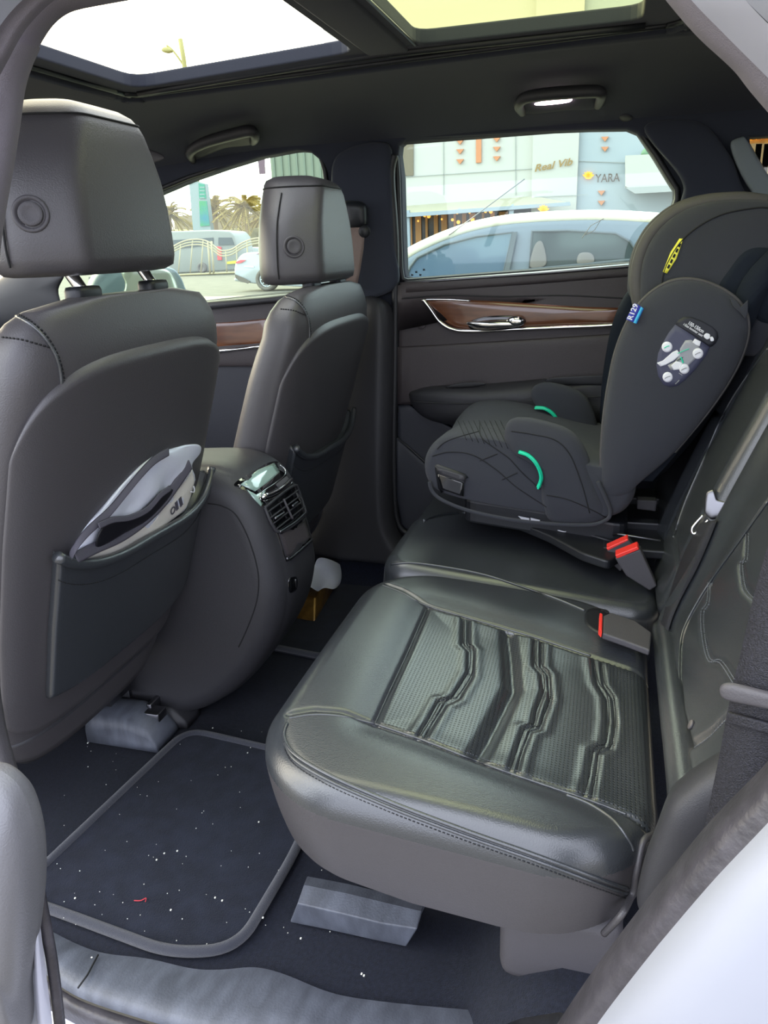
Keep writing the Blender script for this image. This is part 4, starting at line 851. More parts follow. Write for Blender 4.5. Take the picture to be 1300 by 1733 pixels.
q1 = decal('cup_frame', [(735, 788), (741, 785), (788, 802), (793, 808), (791, 846), (783, 850), (745, 836), (736, 826)], hs_, PLD, bo, .001, .004, smooth=False)
decal('cup_slide', [(740, 789), (788, 803), (789, 814), (741, 797)], hs_, PLA, q1, .009, .002, smooth=False)
decal('cup_recess', [(741, 800), (786, 816), (782, 838), (748, 826)], hs_, GLB, q1, .007, smooth=False)
gq = [A(x, y, x=.188) for x, y in ((879, 765), (893, 770), (905, 781), (913, 795), (916, 808), (914, 818), (911, 825))]
obj('belt_guide', *ribbon(cat(gq, 30), (.016, 0, .003), .003, (0, 1, .3)), GRN, a1)
obj('belt_guide', *tube(cat(gq, 30), .0042, 8), GRN, a1)
gq = [A(x, y, x=.555) for x, y in ((906, 690), (920, 691), (932, 697), (940, 706), (945, 718))]
obj('belt_guide', *tube(cat(gq, 30), .0048, 8), GRN, a2)
obj('belt_guide', *ribbon(cat(gq, 30), (.020, 0, .003), .003, (0, 1, .3)), GRN, a2)
# plastic tray and runners under the base
tr = obj('lower_tray', *slab(round_poly([(.235, -.03, .435), (.60, -.03, .435), (.60, .33, .475), (.235, .33, .475)], .03, 4), (0, 0, -.055)), PLD, bo, bevel=.006, smooth=False)
htr = HIT(tr)
def tl(px): return [A(x, y, x=.232) for x, y in px]
obj('warning_label', *slab(tl([(877, 873), (896, 877), (896, 884), (885, 881)]), (-.001, 0, 0)), LBW, tr, smooth=False); obj('warning_label', *slab(tl([(898, 876), (914, 880), (914, 886), (899, 883)]), (-.001, 0, 0)), LBW, tr, smooth=False)
iso = thing('child_seat_base', 'black plastic base with metal-pinned runners behind and under the booster seat', 'child seat base', (.36, -.04, .38))
obj('runner_plate', *merge(box((.40, -.045, .392), (.44, .13, .02)), box((.32, .0, .408), (.03, .20, .02)), box((.50, -.01, .408), (.03, .20, .02))), PLD, iso, bevel=.004, smooth=False)
obj('front_deck', *slab(round_poly([A(x, y, ((0, 0, .398), (0, -.11, 1))) for x, y in ((845, 862), (870, 880), (930, 905), (985, 935), (1030, 950), (1075, 925), (1040, 880), (960, 850))], .012, 4), (0, 0, -.02)), PLD, iso, bevel=.004, smooth=False)
DP_ = ((0, 0, .4005), (0, -.11, 1))
obj('child_icon_frame', *tube(cat([A(x, y, DP_) for x, y in ((934, 889), (938, 886), (955, 891), (958, 896), (956, 900), (938, 895))], 40, True), .0012, 5, True), LBW, iso)
obj('child_icon', *merge(disc(A(942, 890, DP_), (0, 0, 1), .004, .001, 10), tube([A(x, y, DP_) for x, y in ((943, 892), (947, 896), (953, 897))], .0018, 5)), LBW, iso)
for i, (a, b, c, d) in enumerate(((985, 888, 1060, 906), (980, 893, 1050, 912), (978, 899, 1040, 918))): obj('runner_rib', *tube([A(a, b, DP_), A(c, d, DP_)], .0028), PLA, iso)
for q in ((1010, 890), (1044, 899), (1048, 849)): obj('pin', *disc(A(*q, z=.412), (0, .1, 1), .0042, .003, 14), CHR, iso)
obj('metal_bar', *tube([A(1038, 905, z=.415), A(1048, 904, z=.42), A(1118, 915, z=.42)], .0028), STL, iso)
obj('latch_arm', *merge(slab(AL([(1032, 842), (1040, 838), (1064, 845), (1064, 858), (1036, 858)], x=.30), (.03, 0, 0))), PLT, iso, bevel=.003, smooth=False); obj('latch_arm', *slab(AL([(1078, 846), (1112, 848), (1110, 866), (1078, 862)], x=.38), (.03, 0, 0)), PLT, iso, bevel=.003, smooth=False)
# high back
wing = [(1020, 830), (1017, 790), (1019, 740), (1024, 690), (1032, 640), (1043, 592), (1062, 545), (1088, 508), (1118, 484), (1150, 473), (1186, 475), (1224, 490), (1252, 512), (1266, 540), (1264, 578), (1243, 630), (1200, 695), (1142, 765), (1085, 815), (1060, 837), (1038, 842)]
w1 = side_pad('side_wing', wing, .215, BOF, .030, .035, n=130); hw = HIT(w1)
obj('wing_piping', *tube(cat(AL(wing[:18], x=.212), 120), .0035), BOR, w1)
wb = [(x, y) for x, y in wing]
w2 = obj('side_wing', *puff(cat([p+V((.40, .01, .01)) for p in AL(wing, x=.215)], 90, True), (-1, 0, 0), .03, back=.03), BOD, bo)
bkp = [A(x, y, x=.215) for x, y in ((1062, 815), (1120, 745), (1180, 650), (1225, 560), (1262, 470), (1330, 400))]
secs = []
for x in (.225, .24, .30, .42, .54, .60, .615):
    dy = -.035 if .28 < x < .56 else -.005
    ring_ = [V((x, p[1]+.005+dy, p[2])) for p in cat(bkp, 20)]+[V((x, p[1]-.045+dy, p[2])) for p in cat(bkp, 20)][::-1]; secs.append(ring_)
obj('back_shell', *loft(secs), BOD, bo)
hwng = [(1090, 520), (1084, 478), (1090, 436), (1108, 398), (1138, 368), (1172, 350), (1215, 340), (1262, 337), (1305, 342), (1350, 360), (1390, 410), (1390, 500), (1330, 590), (1240, 600), (1150, 570)]
h1 = obj('head_wing', *puff(cat(AL(hwng, x=.262), 110, True), (-1, .0, 0), .025, p=3, back=.05, rings=11), BOF, bo); hh1 = HIT(h1)
h2 = obj('head_wing', *puff(cat([p+V((.27, .02, .0)) for p in AL(hwng, x=.262)], 90, True), (-1, 0, 0), .03, back=.03), BOF, bo)
hp_ = [A(x, y, x=.262) for x, y in ((1200, 600), (1250, 520), (1300, 440), (1350, 360))]; secs = []
for x in (.27, .29, .34, .40, .46, .51, .53): secs.append([V((x, p[1]-.02, p[2])) for p in hp_]+[V((x, p[1]-.09, p[2]+.02)) for p in hp_[::-1]])
obj('head_shell', *loft(secs), BOD, bo)
obj('head_rim', *tube(cat([p+V((.012, .006, 0)) for p in AL(hwng[:9], x=.262)], 80), .014, 12), BOR, h1)
obj('head_rim', *tube(cat([p+V((.05, .010, .004)) for p in AL(hwng[:8], x=.262)], 80), .012, 12), BOR, h1)
obj('rim_seam', *tube(hh1.line([(1120, 500), (1124, 460), (1148, 415), (1180, 385), (1225, 362), (1280, 352), (1300, 352)], 50, .0004), .0015), STD, h1)
decal('recess_shade', [(1262, 425), (1300, 420), (1340, 440), (1340, 540), (1290, 545), (1262, 520), (1236, 500), (1216, 488), (1232, 460)], hh1, BOD, h1, .001)  # dark patch laid on the wing as the shade of the recess
decal('yellow_tag', [(1122, 460), (1135, 427), (1150, 404), (1156, 404), (1154, 412), (1145, 438), (1129, 463)], hh1, TYE, h1, .0015, smooth=False)
for k in range(5): decal('tag_print', [(1129+k*4.6, 453-k*9), (1132+k*4.6, 447-k*9), (1135+k*4.6, 449-k*9), (1132+k*4.6, 455-k*9)], hh1, BOD, h1, .0026, smooth=False, rings=3)
fl = obj('fabric_flap', *slab(AL([(1236, 505), (1247, 510), (1254, 520), (1266, 508), (1266, 530), (1262, 540), (1252, 528), (1240, 518)], x=.195), (.004, 0, 0)), BOF, w1, bevel=.001)
rt = strip('size_tag', [([(1060, 540), (1074, 513)], .19), ([(1066, 543), (1080, 516)], .188), ([(1078, 548), (1090, 522)], .190)], TBL, w1, solid=.002)
strip('tag_band', [([(1072, 546), (1085, 519)], .1865), ([(1077, 548), (1089, 522)], .187)], TCY, w1, solid=.001)
ftext('tag_print', 'R129', lambda x, y, o=0: A(x, y, x=.1855), (1070, 542), (1081, 516), (1062, 537), LBW, w1, bold=.02)
# instruction label
lb = decal('instruction_label', [(1143, 549), (1162, 558), (1201, 587), (1196, 600), (1178, 624), (1160, 643), (1146, 653), (1134, 655), (1123, 651), (1114, 636), (1111, 618), (1114, 598), (1122, 580), (1132, 563)], hw, LBL, w1, .0008, smooth=False)
decal('label_cap', [(1143, 549), (1149, 541), (1158, 536), (1170, 536), (1188, 543), (1206, 553), (1214, 561), (1216, 571), (1212, 580), (1206, 586), (1201, 587), (1172, 567)], hw, LBD, w1, .0010, smooth=False)
ftext('label_print', '100-150cm', hw, (1164, 549), (1189, 564), (1167, 543), LBW, lb, .0022, bold=.015)
ftext('label_print', 'i-Size booster seat', hw, (1156, 550), (1188, 570), (1158, 546), LBW, lb, .0022, bold=.01)
decal('label_icon', [(1191, 569), (1195, 564), (1201, 566), (1201, 572), (1196, 574)], hw, LBW, lb, .0022); decal('label_icon', [(1202, 571), (1206, 570), (1208, 576), (1203, 577)], hw, LBW, lb, .0022)
decal('seat_drawing', [(1151, 590), (1160, 576), (1170, 575), (1181, 584), (1186, 590), (1182, 602), (1172, 612), (1162, 622), (1150, 625), (1135, 626), (1130, 618), (1142, 612), (1150, 602)], hw, LBG, lb, .0022, smooth=False)
decal('seat_drawing', [(1172, 579), (1176, 573), (1186, 578), (1184, 586), (1178, 584)], hw, LBW, lb, .0024, smooth=False)
decal('seat_drawing', [(1127, 617), (1118, 620), (1112, 614), (1122, 610), (1138, 596), (1146, 592), (1152, 600), (1140, 610)], hw, LBW, lb, .0026, smooth=False)
decal('seat_drawing', [(1136, 618), (1144, 611), (1156, 614), (1150, 625), (1140, 626)], hw, LBW, lb, .0026, smooth=False)
obj('belt_drawing', *tube(hw.line([(1147, 598), (1156, 594), (1166, 590)], 10, .003), .0008, 5), GRN, lb); obj('belt_drawing', *tube(hw.line([(1152, 604), (1155, 610), (1156, 614)], 10, .003), .0014, 5), GRN, lb)
for cx, cy, r in ((1129, 587, 9), (1181, 598, 9), (1158, 624, 8.5), (1130, 638, 8.5)):
    decal('inset_circle', [(cx+r*cos(t), cy+r*sin(t)) for t in np.linspace(0, 2*pi, 12, endpoint=False)], hw, LBW, lb, .0026, rings=3); obj('inset_mark', *tube(hw.line([(cx-5, cy+2), (cx, cy-1), (cx+4, cy-2)], 6, .0032), .0009, 5), LBG if cx != 1129 else GRN, lb)
obj('small_print', *tube(hw.line([(1149, 631), (1155, 635)], 4, .0015), .0009, 5), LBG, lb); obj('small_print', *tube(hw.line([(1143, 650), (1150, 643)], 4, .0015), .0009, 5), LBG, lb)
# ------------------------------------------------------------------ near side of the body, framing the open doorway
nb_ = strip('trim_8', [([(1330, 1240), (1300, 1288), (1200, 1392), (1100, 1515), (1000, 1648), (925, 1760)], -.78), ([(1333, 1262), (1303, 1308), (1203, 1412), (1104, 1533), (1006, 1662), (935, 1765)], -.815), ([(1336, 1290), (1304, 1335), (1205, 1440), (1112, 1555), (1022, 1680), (955, 1765)], -.83),
     ([(1340, 1320), (1304, 1365), (1206, 1472), (1118, 1580), (1035, 1695), (985, 1765)], -.835), ([(1345, 1335), (1305, 1388), (1210, 1492), (1125, 1595), (1045, 1705), (1000, 1765)], -.84)], RUB, sub=1); nb_['kind'] = 'structure'
nb_ = strip('wall_left', [([(1345, 1330), (1305, 1384), (1208, 1488), (1120, 1592), (1035, 1700), (985, 1770)], -.838), ([(1355, 1345), (1320, 1400), (1225, 1500), (1140, 1605), (1060, 1705), (1020, 1775)], -.86),
     ([(1400, 1385), (1360, 1440), (1270, 1535), (1190, 1620), (1120, 1715), (1090, 1780)], -.885), ([(1500, 1440), (1450, 1520), (1350, 1620), (1270, 1690), (1200, 1760), (1150, 1830)], -.90), ([(1800, 1500), (1700, 1700), (1600, 1800), (1500, 1900), (1400, 2000), (1300, 2100)], -.92)], PNT, sub=1); nb_['kind'] = 'structure'
nb_ = strip('trim_9', [([(1080, -60), (1128, 2), (1180, 62), (1240, 118), (1272, 158), (1330, 225)], -.76), ([(1090, -60), (1136, 0), (1190, 62), (1250, 118), (1282, 156), (1335, 215)], -.79), ([(1100, -60), (1150, 0), (1205, 60), (1262, 118), (1300, 158), (1345, 205)], -.80),
     ([(1130, -60), (1172, 0), (1230, 60), (1280, 110), (1320, 150), (1360, 190)], -.81)], FAB, sub=1); nb_['kind'] = 'structure'
nb_ = strip('trim_10', [([(1125, -60), (1170, 0), (1228, 60), (1278, 110), (1318, 150), (1360, 192)], -.812), ([(1170, -60), (1215, 0), (1260, 45), (1300, 85), (1340, 120), (1380, 155)], -.84), ([(1210, -60), (1262, 0), (1300, 40), (1340, 78), (1380, 110), (1400, 130)], -.86)], GRYP, sub=1); nb_['kind'] = 'structure'
nb_ = strip('trim_11', [([(1205, -60), (1258, -4), (1298, 36), (1340, 74), (1380, 106), (1400, 126)], -.862), ([(1300, -120), (1340, -60), (1380, 0), (1420, 40), (1450, 60), (1480, 80)], -.90)], PNT, sub=1); nb_['kind'] = 'structure'
il = [(-6, 470), (0, 405), (10, 340), (20, 285), (31, 215), (40, 150), (52, 110), (62, 88), (66, 78)]
ol = [(-80, 470), (-75, 400), (-65, 340), (-55, 270), (-44, 200), (-30, 150), (-8, 110), (6, 85), (14, 70)]
p1_ = strip('trim_12', [([(x+3, y+2) for x, y in il], -.745), (il, -.765), ([(x-22, y-4) for x, y in il], -.79), (ol, -.80)], FAB, sub=1); p1_['kind'] = 'structure'
ih = [(68, 80), (76, 66), (90, 46), (108, 30), (130, 20), (180, 10), (250, -2), (330, -14), (420, -30)]
oh = [(12, 72), (22, 52), (38, 30), (60, 8), (90, -12), (140, -30), (210, -50), (300, -70), (400, -90)]
p2_ = strip('trim_13', [([(x, y-4) for x, y in ih], -.72), (ih, -.75), ([(x*.6+u*.4, y*.6+v*.4) for (x, y), (u, v) in zip(ih, oh)], -.775), (oh, -.79)], FAB, sub=1); p2_['kind'] = 'structure'
sl_ = [(-90, 470), (-80, 350), (-60, 220), (-35, 145), (-8, 92), (14, 52), (36, 24), (66, -4), (110, -30), (200, -60)]
p3_ = strip('trim_14', [([(x+24, y+6) for x, y in sl_], -.80), ([(x+12, y) for x, y in sl_], -.825), (sl_, -.82), ([(x-16, y-8) for x, y in sl_], -.835)], FAB, sub=1); p3_['kind'] = 'structure'
p4_ = strip('trim_17', [([(x-14, y-8) for x, y in sl_], -.836), ([(x-90, y-90) for x, y in sl_], -.88)], PNT, sub=1); p4_['kind'] = 'structure'
# sill plate, seal and outer sill
s1_ = strip('trim_18', [(( -60, 1560), 0)] if False else [([(60, 1560), (110, 1588), (170, 1612), (250, 1622), (330, 1640), (390, 1640), (430, 1636), (480, 1648), (560, 1680), (640, 1694), (760, 1706), (900, 1716), (960, 1706), (1010, 1665)], ('z', .010)),
      ([(62, 1576), (112, 1604), (172, 1632), (250, 1650), (330, 1664), (390, 1668), (430, 1668), (480, 1680), (560, 1704), (640, 1718), (760, 1730), (900, 1738), (960, 1730), (1020, 1685)], ('z', .022)),
      ([(70, 1610), (105, 1652), (140, 1674), (200, 1694), (300, 1724), (360, 1738), (400, 1744), (480, 1750), (560, 1765), (640, 1775), (760, 1785), (900, 1790), (970, 1770), (1040, 1700)], ('z', .030)),
      ([(68, 1640), (100, 1668), (138, 1690), (200, 1712), (300, 1742), (360, 1756), (400, 1762), (480, 1772), (560, 1785), (640, 1800), (760, 1810), (900, 1820), (980, 1800), (1060, 1740)], ('z', .010))], PLG, sub=1); s1_['kind'] = 'structure'
s2_ = strip('trim_19', [([(66, 1650), (100, 1672), (138, 1694), (200, 1716), (300, 1746), (400, 1766), (600, 1790), (800, 1815)], ('z', .005)), ([(66, 1675), (100, 1690), (138, 1712), (200, 1736), (300, 1766), (400, 1786), (600, 1810), (800, 1835)], ('z', .015)), ([(66, 1700), (100, 1718), (138, 1738), (200, 1766), (300, 1800), (400, 1820), (600, 1850), (800, 1870)], ('z', -.03))], RUB, sub=1); s2_['kind'] = 'structure'
s3_ = strip('trim_20', [([(66, 1695), (100, 1712), (138, 1732), (200, 1760), (300, 1796), (400, 1816), (600, 1846), (800, 1866)], ('z', -.03)), ([(60, 1800), (100, 1850), (138, 1880), (200, 1900), (300, 1950), (400, 1980), (600, 2000), (800, 2020)], ('z', -.05))], GRYP, sub=1); s3_['kind'] = 'structure'
obj('plate_joint', *tube([A(166, 1616, z=.020), A(148, 1650, z=.031), A(132, 1672, z=.032)], .0014), STD, s1_)
# the open near door, its lining edge-on at the lower left
nd = thing('door_3', None, None, (-.98, .6, .1), kind='structure')
ndp = [(-70, 1290), (-30, 1296), (5, 1306), (35, 1334), (54, 1380), (64, 1430), (67, 1480), (66, 1530), (60, 1590), (50, 1660), (40, 1760), (-70, 1760)]
obj('door_lining', *puff(cat(AL(ndp, x=-.97), 90, True), (-1, -.3, 0), .05, p=2.4, back=.04), mat('door_lining_leather', (104, 104, 108), .38, bump=.25, bscale=550, spec=.6), nd)
strip('door_edge', [([(62, 1500), (70, 1580), (80, 1660), (92, 1760)], -.955), ([(57, 1520), (62, 1600), (66, 1680), (74, 1760)], -.97), ([(54, 1540), (57, 1600), (60, 1680), (66, 1760)], -.965)], GRYP, nd, sub=1)
strip('door_shell', [([(57, 1550), (60, 1600), (64, 1680), (70, 1760)], -.96), ([(30, 1550), (25, 1600), (20, 1680), (15, 1760)], -.965)], PNT, nd)
obj('door_seal', *tube(cat(AL([(64, 1500), (76, 1560), (90, 1640), (104, 1760)], x=-.945), 40), .0055, 10), RUB, nd)
p5_ = obj('trim_21', *puff(cat(AL([(-30, 1140), (-4, 1150), (4, 1190), (12, 1235), (24, 1280), (32, 1310), (30, 1340), (-30, 1340)], x=-.80), 50, True), (-1, -.3, 0), .02), PLT, None); p5_['kind'] = 'structure'
# ------------------------------------------------------------------ outdoors
o = obj('ground', [(-60, -200, GZ), (200, -200, GZ), (200, 200, GZ), (-60, 200, GZ)], [(0, 1, 2, 3)], ROAD, None, smooth=False); o['kind'] = 'structure'
def gp(px, py, dz=0): return A(px, py, z=GZ+dz)
o = obj('pavement', *slab([V((1.6, -60, GZ)), V((24, -60, GZ)), V((24, 80, GZ)), V((1.6, 80, GZ))], (0, 0, .02)), PAVE, None, smooth=False); o['kind'] = 'structure'
# parked car beside ours
sd_ = thing('car', 'grey parked car with pale roof, seen through the far rear window', 'car', (4.6, .4, GZ))
so_ = [(560, 560), (600, 500), (640, 466), (690, 428), (722, 411), (760, 395), (800, 382), (850, 372), (900, 367), (960, 364), (1010, 363), (1070, 365), (1135, 371), (1200, 388), (1270, 425), (1330, 450), (1360, 520), (1380, 700), (560, 800)]
body = obj('body', *slab([(p[0], p[1], p[2]) for p in cat(AL(so_[:-2], x=4.), 60)]+[V((4, -1.6, GZ+.25)), V((4, 2.4, GZ+.25))], (1.55, 0, 0)), SED, sd_, bevel=.06, bseg=4, smooth=True)
obj('roof_rail', *tube(cat(AL([(640, 464), (690, 430), (722, 413), (760, 397), (800, 384), (850, 374), (900, 369), (960, 366), (1010, 365), (1070, 367), (1135, 373), (1200, 390)], x=4.03), 60), .035, 8), SEDR, sd_)
for nm_, px, m in (('side_window', [(688, 474), (694, 452), (706, 436), (752, 414), (807, 400), (868, 393), (852, 461)], SGL), ('side_window', [(901, 391), (960, 390), (1042, 395), (1066, 408), (1084, 438), (895, 456)], SGL2), ('side_window', [(1090, 398), (1125, 401), (1150, 420), (1105, 437), (1098, 428)], SGL)):
    w = obj(nm_, *slab(AL(px, x=3.99), (-.01, 0, 0)), m, sd_, smooth=False)
    obj('window_trim', *tube(cat(AL(px, x=3.975), 60, True) if False else [p for p in AL(px, x=3.975)], .009, 6, True), PAL, w)
obj('pillar_trim', *slab(AL([(868, 393), (876, 392), (862, 460), (853, 461)], x=3.97), (-.01, 0, 0)), PAL, sd_, smooth=False)
obj('rear_seat_view', *puff(cat(AL([(897, 452), (903, 420), (912, 408), (920, 414), (924, 448)], x=3.975), 30, True), (-1, 0, 0), .01), SEAT, sd_)
obj('headrest_view', *puff(cat(AL([(978, 446), (980, 430), (994, 427), (1004, 432), (1004, 444)], x=3.975), 30, True), (-1, 0, 0), .01), SEAT, sd_)
obj('slant_rod', *tube(AL([(760, 398), (888, 303)], x=3.99), .0035, 6), STL, sd_)  # thin rod slanting up from the roof line
for y_ in (-1.0, 1.9): obj('wheel', *disc((4.02, y_, GZ+.32), (-1, 0, 0), .32, .05, 32, [(1, -3), (1, 0), (.7, 1), (.6, .2), (.02, .4)]), TYR, sd_)
# far mirror of our own car
mi = thing('wing_mirror', 'pale grey wing mirror outside the far front window, behind the headrest posts', 'mirror', A(250, 500, x=.98))
obj('housing', *puff(cat(AL([(150, 500), (156, 474), (172, 456), (200, 449), (245, 447), (285, 452), (300, 462), (311, 484), (313, 512), (230, 520), (160, 518)], x=.99), 60, True), (-1, -1, 0), .03, p=5, back=.12), mat('mirror_housing', (120, 134, 140), .4, coat=.4), mi)
obj('mirror_glass', *puff(cat(AL([(207, 458), (240, 453), (276, 455), (290, 464), (300, 486), (302, 510), (215, 512), (212, 480)], x=.955), 50, True), (-1, -1, 0), .004, p=8), mat('mirror_face', (235, 232, 215), .12, .6), mi)
obj('mirror_stem', *box(A(250, 525, x=.93), (.16, .06, .04)), PLD, mi, bevel=.01)
# white saloon in the road
wc = thing('car', 'white saloon with maroon roof driving past, left of the far headrest', 'car', A(500, 492, z=GZ))
XC = 27.
wo = [(398, 468), (397, 452), (401, 440), (410, 430), (424, 427), (440, 426), (462, 414), (490, 405), (530, 402), (560, 412), (590, 424), (630, 432), (648, 440), (650, 468), (640, 484), (560, 488), (410, 478)]
obj('body', *slab(cat(AL(wo, x=XC), 60, True), (1.7, 0, 0)), WCAR, wc, bevel=.12, bseg=3)
obj('roof', *slab(AL([(434, 431), (462, 415), (490, 406), (530, 403), (560, 412), (586, 424), (520, 424), (450, 427)], x=XC-.02), (-.03, 0, 0)), MAR, wc, smooth=False)
obj('tail_lamp', *slab(AL([(400, 443), (408, 440), (417, 440), (408, 445), (400, 446)], x=XC-.02), (-.04, 0, 0)), LAMPR, wc, smooth=False)
for q in ((451, 473), (600, 479)):
    w = obj('wheel', *disc(A(*q, x=XC-.05), (-1, 0, 0), .43, .12, 36, [(1, -2), (1, 0), (.92, 1), (.68, 1), (.66, .4), (.02, .4)]), TYR, wc); c = A(*q, x=XC-.12)
    obj('alloy_rim', *merge(disc(c, (-1, 0, 0), .09, .03), tube([c+V((0, .26*cos(t), .26*sin(t))) for t in np.linspace(0, 2*pi, 25)[:-1]], .025, 6, True), *[tube([c, c+V((0, .26*cos(t), .26*sin(t)))], .03, 6) for t in np.linspace(0, 2*pi, 9)[:-1]]), ALY, w)
obj('bumper', *slab(AL([(398, 464), (412, 470), (424, 476), (420, 480), (405, 475), (399, 470)], x=XC-.03), (-.03, 0, 0)), TYR, wc, smooth=False)
obj('lettering', *slab(AL([(413, 449), (430, 450), (430, 453), (413, 452)], x=XC-.02), (-.01, 0, 0)), ALY, wc, smooth=False)
# van
vn = thing('van', 'silver high-roof minibus waiting beyond the cream railings', 'van', gp(340, 463))
XV = 56.
vo = [(236, 462), (236, 404), (250, 392), (300, 391), (362, 389), (388, 391), (396, 400), (402, 425), (403, 454), (398, 458), (300, 463)]
obj('body', *slab(AL(vo, x=XV), (3, 0, 0)), VCAR, vn, bevel=.15, bseg=3)
obj('side_window', *slab(AL([(240, 408), (300, 406), (361, 402), (361, 414), (300, 421), (240, 424)], x=XV-.02), (-.05, 0, 0)), VGL, vn, smooth=False)
obj('rear_window', *slab(AL([(370, 402), (392, 402), (397, 414), (370, 415)], x=XV-.02), (-.05, 0, 0)), VGL, vn, smooth=False)
obj('tail_lamp', *slab(AL([(368, 417), (375, 418), (376, 440), (369, 440)], x=XV-.02), (-.08, 0, 0)), LAMPR, vn, smooth=False)
obj('number_plate', *slab(AL([(384, 443), (400, 441), (400, 446), (384, 447)], x=XV-.02), (-.08, 0, 0)), PLTY, vn, smooth=False)
for q in ((342, 453), (255, 458)): obj('wheel', *disc(A(*q, x=XV-.1), (-1, 0, 0), .40, .15, 28, [(1, -1), (1, 0), (.9, 1), (.6, 1), (.55, .3), (.02, .3)]), TYR, vn)
o = obj('parked_car', *slab(cat(AL([(402, 436), (404, 424), (412, 420), (430, 418), (446, 422), (450, 436)], x=62.), 30, True), (2, 0, 0)), WCAR, None, bevel=.1); tag(o, 'small pale car far off between the minibus and the far headrest', 'car')
# railings on the kerb
fe = thing('railing', 'cream arched metal railing between the road and the minibus', 'railing', gp(360, 465))
def fl_(px, py): return A(px, py, x=50.)
arch = [(240, 444), (262, 436), (290, 419), (312, 408), (335, 405), (352, 409), (362, 416), (374, 424), (392, 422), (412, 410), (435, 403), (460, 404), (485, 412), (500, 420)]
for dy in (0, 4.5, 9): obj('rail', *tube(cat([fl_(x, y+dy) for x, y in arch], 80), .055, 6), FENC, fe)
obj('rail', *tube([fl_(240, 468), fl_(360, 463), fl_(500, 457)], .06, 6), FENC, fe)
ax_ = [a[0] for a in arch]; ay_ = [a[1] for a in arch]
for x in (262, 282, 302, 322, 340, 384, 402, 420, 440, 462, 484): obj('post', *tube([fl_(x+(4 if x < 350 else -2), np.interp(x, ax_, ay_)), fl_(x, 468-x*.02)], .05, 6), FENC, fe)
for x in (352, 358): obj('post', *tube([fl_(x, 408), fl_(x+4, 464)], .08, 6), FENC, fe)
kb = obj('kerb', *slab([fl_(150, 476), fl_(150, 469), fl_(600, 453), fl_(600, 459)], (1.0, 0, 0)), KERB, None, smooth=False); kb['kind'] = 'structure'
# pylon sign
py = thing('pylon_sign', 'tall white and green pylon sign above the minibus', 'sign', gp(340, 462))
XP = 64.
obj('white_face', *slab(AL([(320, 311), (335, 307), (338, 392), (327, 392)], x=XP), (.6, 0, 0)), PYL, py, smooth=False)
obj('green_face', *slab(AL([(335, 307), (347, 311), (357, 390), (338, 392)], x=XP-.02), (.6, 0, 0)), PYL, py, smooth=False)
obj('green_panel', *slab(AL([(336, 310), (346, 312), (349, 336), (337, 336)], x=XP-.1), (.05, 0, 0)), PYG, py, smooth=False)
obj('picture_panel', *slab(AL([(337, 340), (350, 340), (355, 382), (339, 383)], x=XP-.1), (.05, 0, 0)), PYB, py, smooth=False)
for y in (316, 322, 328, 334): obj('text_band', *slab(AL([(338, y), (346, y), (346.3, y+1.6), (338, y+1.6)], x=XP-.14), (.03, 0, 0)), PYL, py, smooth=False)
o = obj('banner', *slab(AL([(435, 258), (447, 256), (449, 294), (439, 295)], x=45.), (.05, 0, 0)), BAN, None, smooth=False); tag(o, 'plum banner hanging high left of the far pale building', 'banner')
text_b = None
lp_ = thing('street_lamp', 'olive street lamp with one arm seen through the front roof glass', 'street lamp', (66, A(316, 146, x=66.)[1], GZ))
XL = 66.; pt = A(305, 66, x=XL); pb_ = A(316, 146, x=XL)
obj('pole', *tube([V((XL, pb_[1], GZ)), pb_, A(311, 100, x=XL), pt], [.26, .22, .2, .21], 10), LPG, lp_)
obj('arm', *tube(cat(AL([(309, 108), (300, 95), (291, 84), (282, 77)], x=XL), 12), .09, 8), LPG, lp_)
obj('lamp_head', *puff(cat(AL([(274, 85), (279, 80), (288, 81), (293, 87), (286, 90), (278, 89)], x=XL), 24, True), (-1, 0, 0), .3, back=.3), LPG, lp_)
# palms
def palm(px, py, X_, r, label, base=400, n=15, seed=1):
    rg = np.random.default_rng(seed); c = A(px, py, x=X_); g_ = V((X_, c[1], GZ)); t = thing('palm_tree', label, 'palm tree', g_, 'palms beyond the road')
    obj('trunk', *tube([g_, g_*.5+c*.5+V((0, .05*r, 0)), c], [.16*r, .13*r, .11*r], 10), TRNK, t); vf = []
    for k in range(n*3):
        a = 2*pi*rg.random(); el = rg.uniform(-.5, 1.3); d = V((cos(a)*cos(el), sin(a)*cos(el), sin(el))); L = r*rg.uniform(.8, 1.15); pts = [c+d*L*s+V((0, 0, -.55*L*s*s)) for s in np.linspace(0, 1, 8)]
        side_ = np.cross(d, (0, 0, 1)); side_ /= np.linalg.norm(side_)+1e-9
        for i in range(1, 7):
            for sg in (-1, 1):
                for q in (0, .5):
                    p = pts[i]*(1-q)+pts[i+1]*q; tip = p+side_*sg*L*.2*(1.1-i/8)+d*L*.12+V((0, 0, -.08*L)); w = V((0, 0, 1))*.018*L+d*.02*L
                    vf.append(([p-w, p+w, tip], [(0, 1, 2)]))
        vf.append(tube(pts, .02*L, 4))
    obj('crown', *merge(*vf), PALM, t, smooth=False)
palm(415, 352, 66., 2.9, 'date palm right of the pylon sign, with the fullest crown', seed=3)
palm(362, 356, 70., 2.7, 'date palm partly hidden behind the pylon sign', seed=5)
palm(285, 364, 66., 2.2, 'date palm at the left, beside the near headrest', seed=9)
palm(446, 366, 72., 2.4, 'date palm peeping out left of the far headrest', seed=12)
o = obj('garden_wall', *slab(AL([(295, 402), (295, 366), (380, 360), (440, 362), (470, 366), (470, 402)], x=76.), (3, 0, 0)), HILL, None, smooth=False); tag(o, 'dull brown low building behind the palms', 'building')
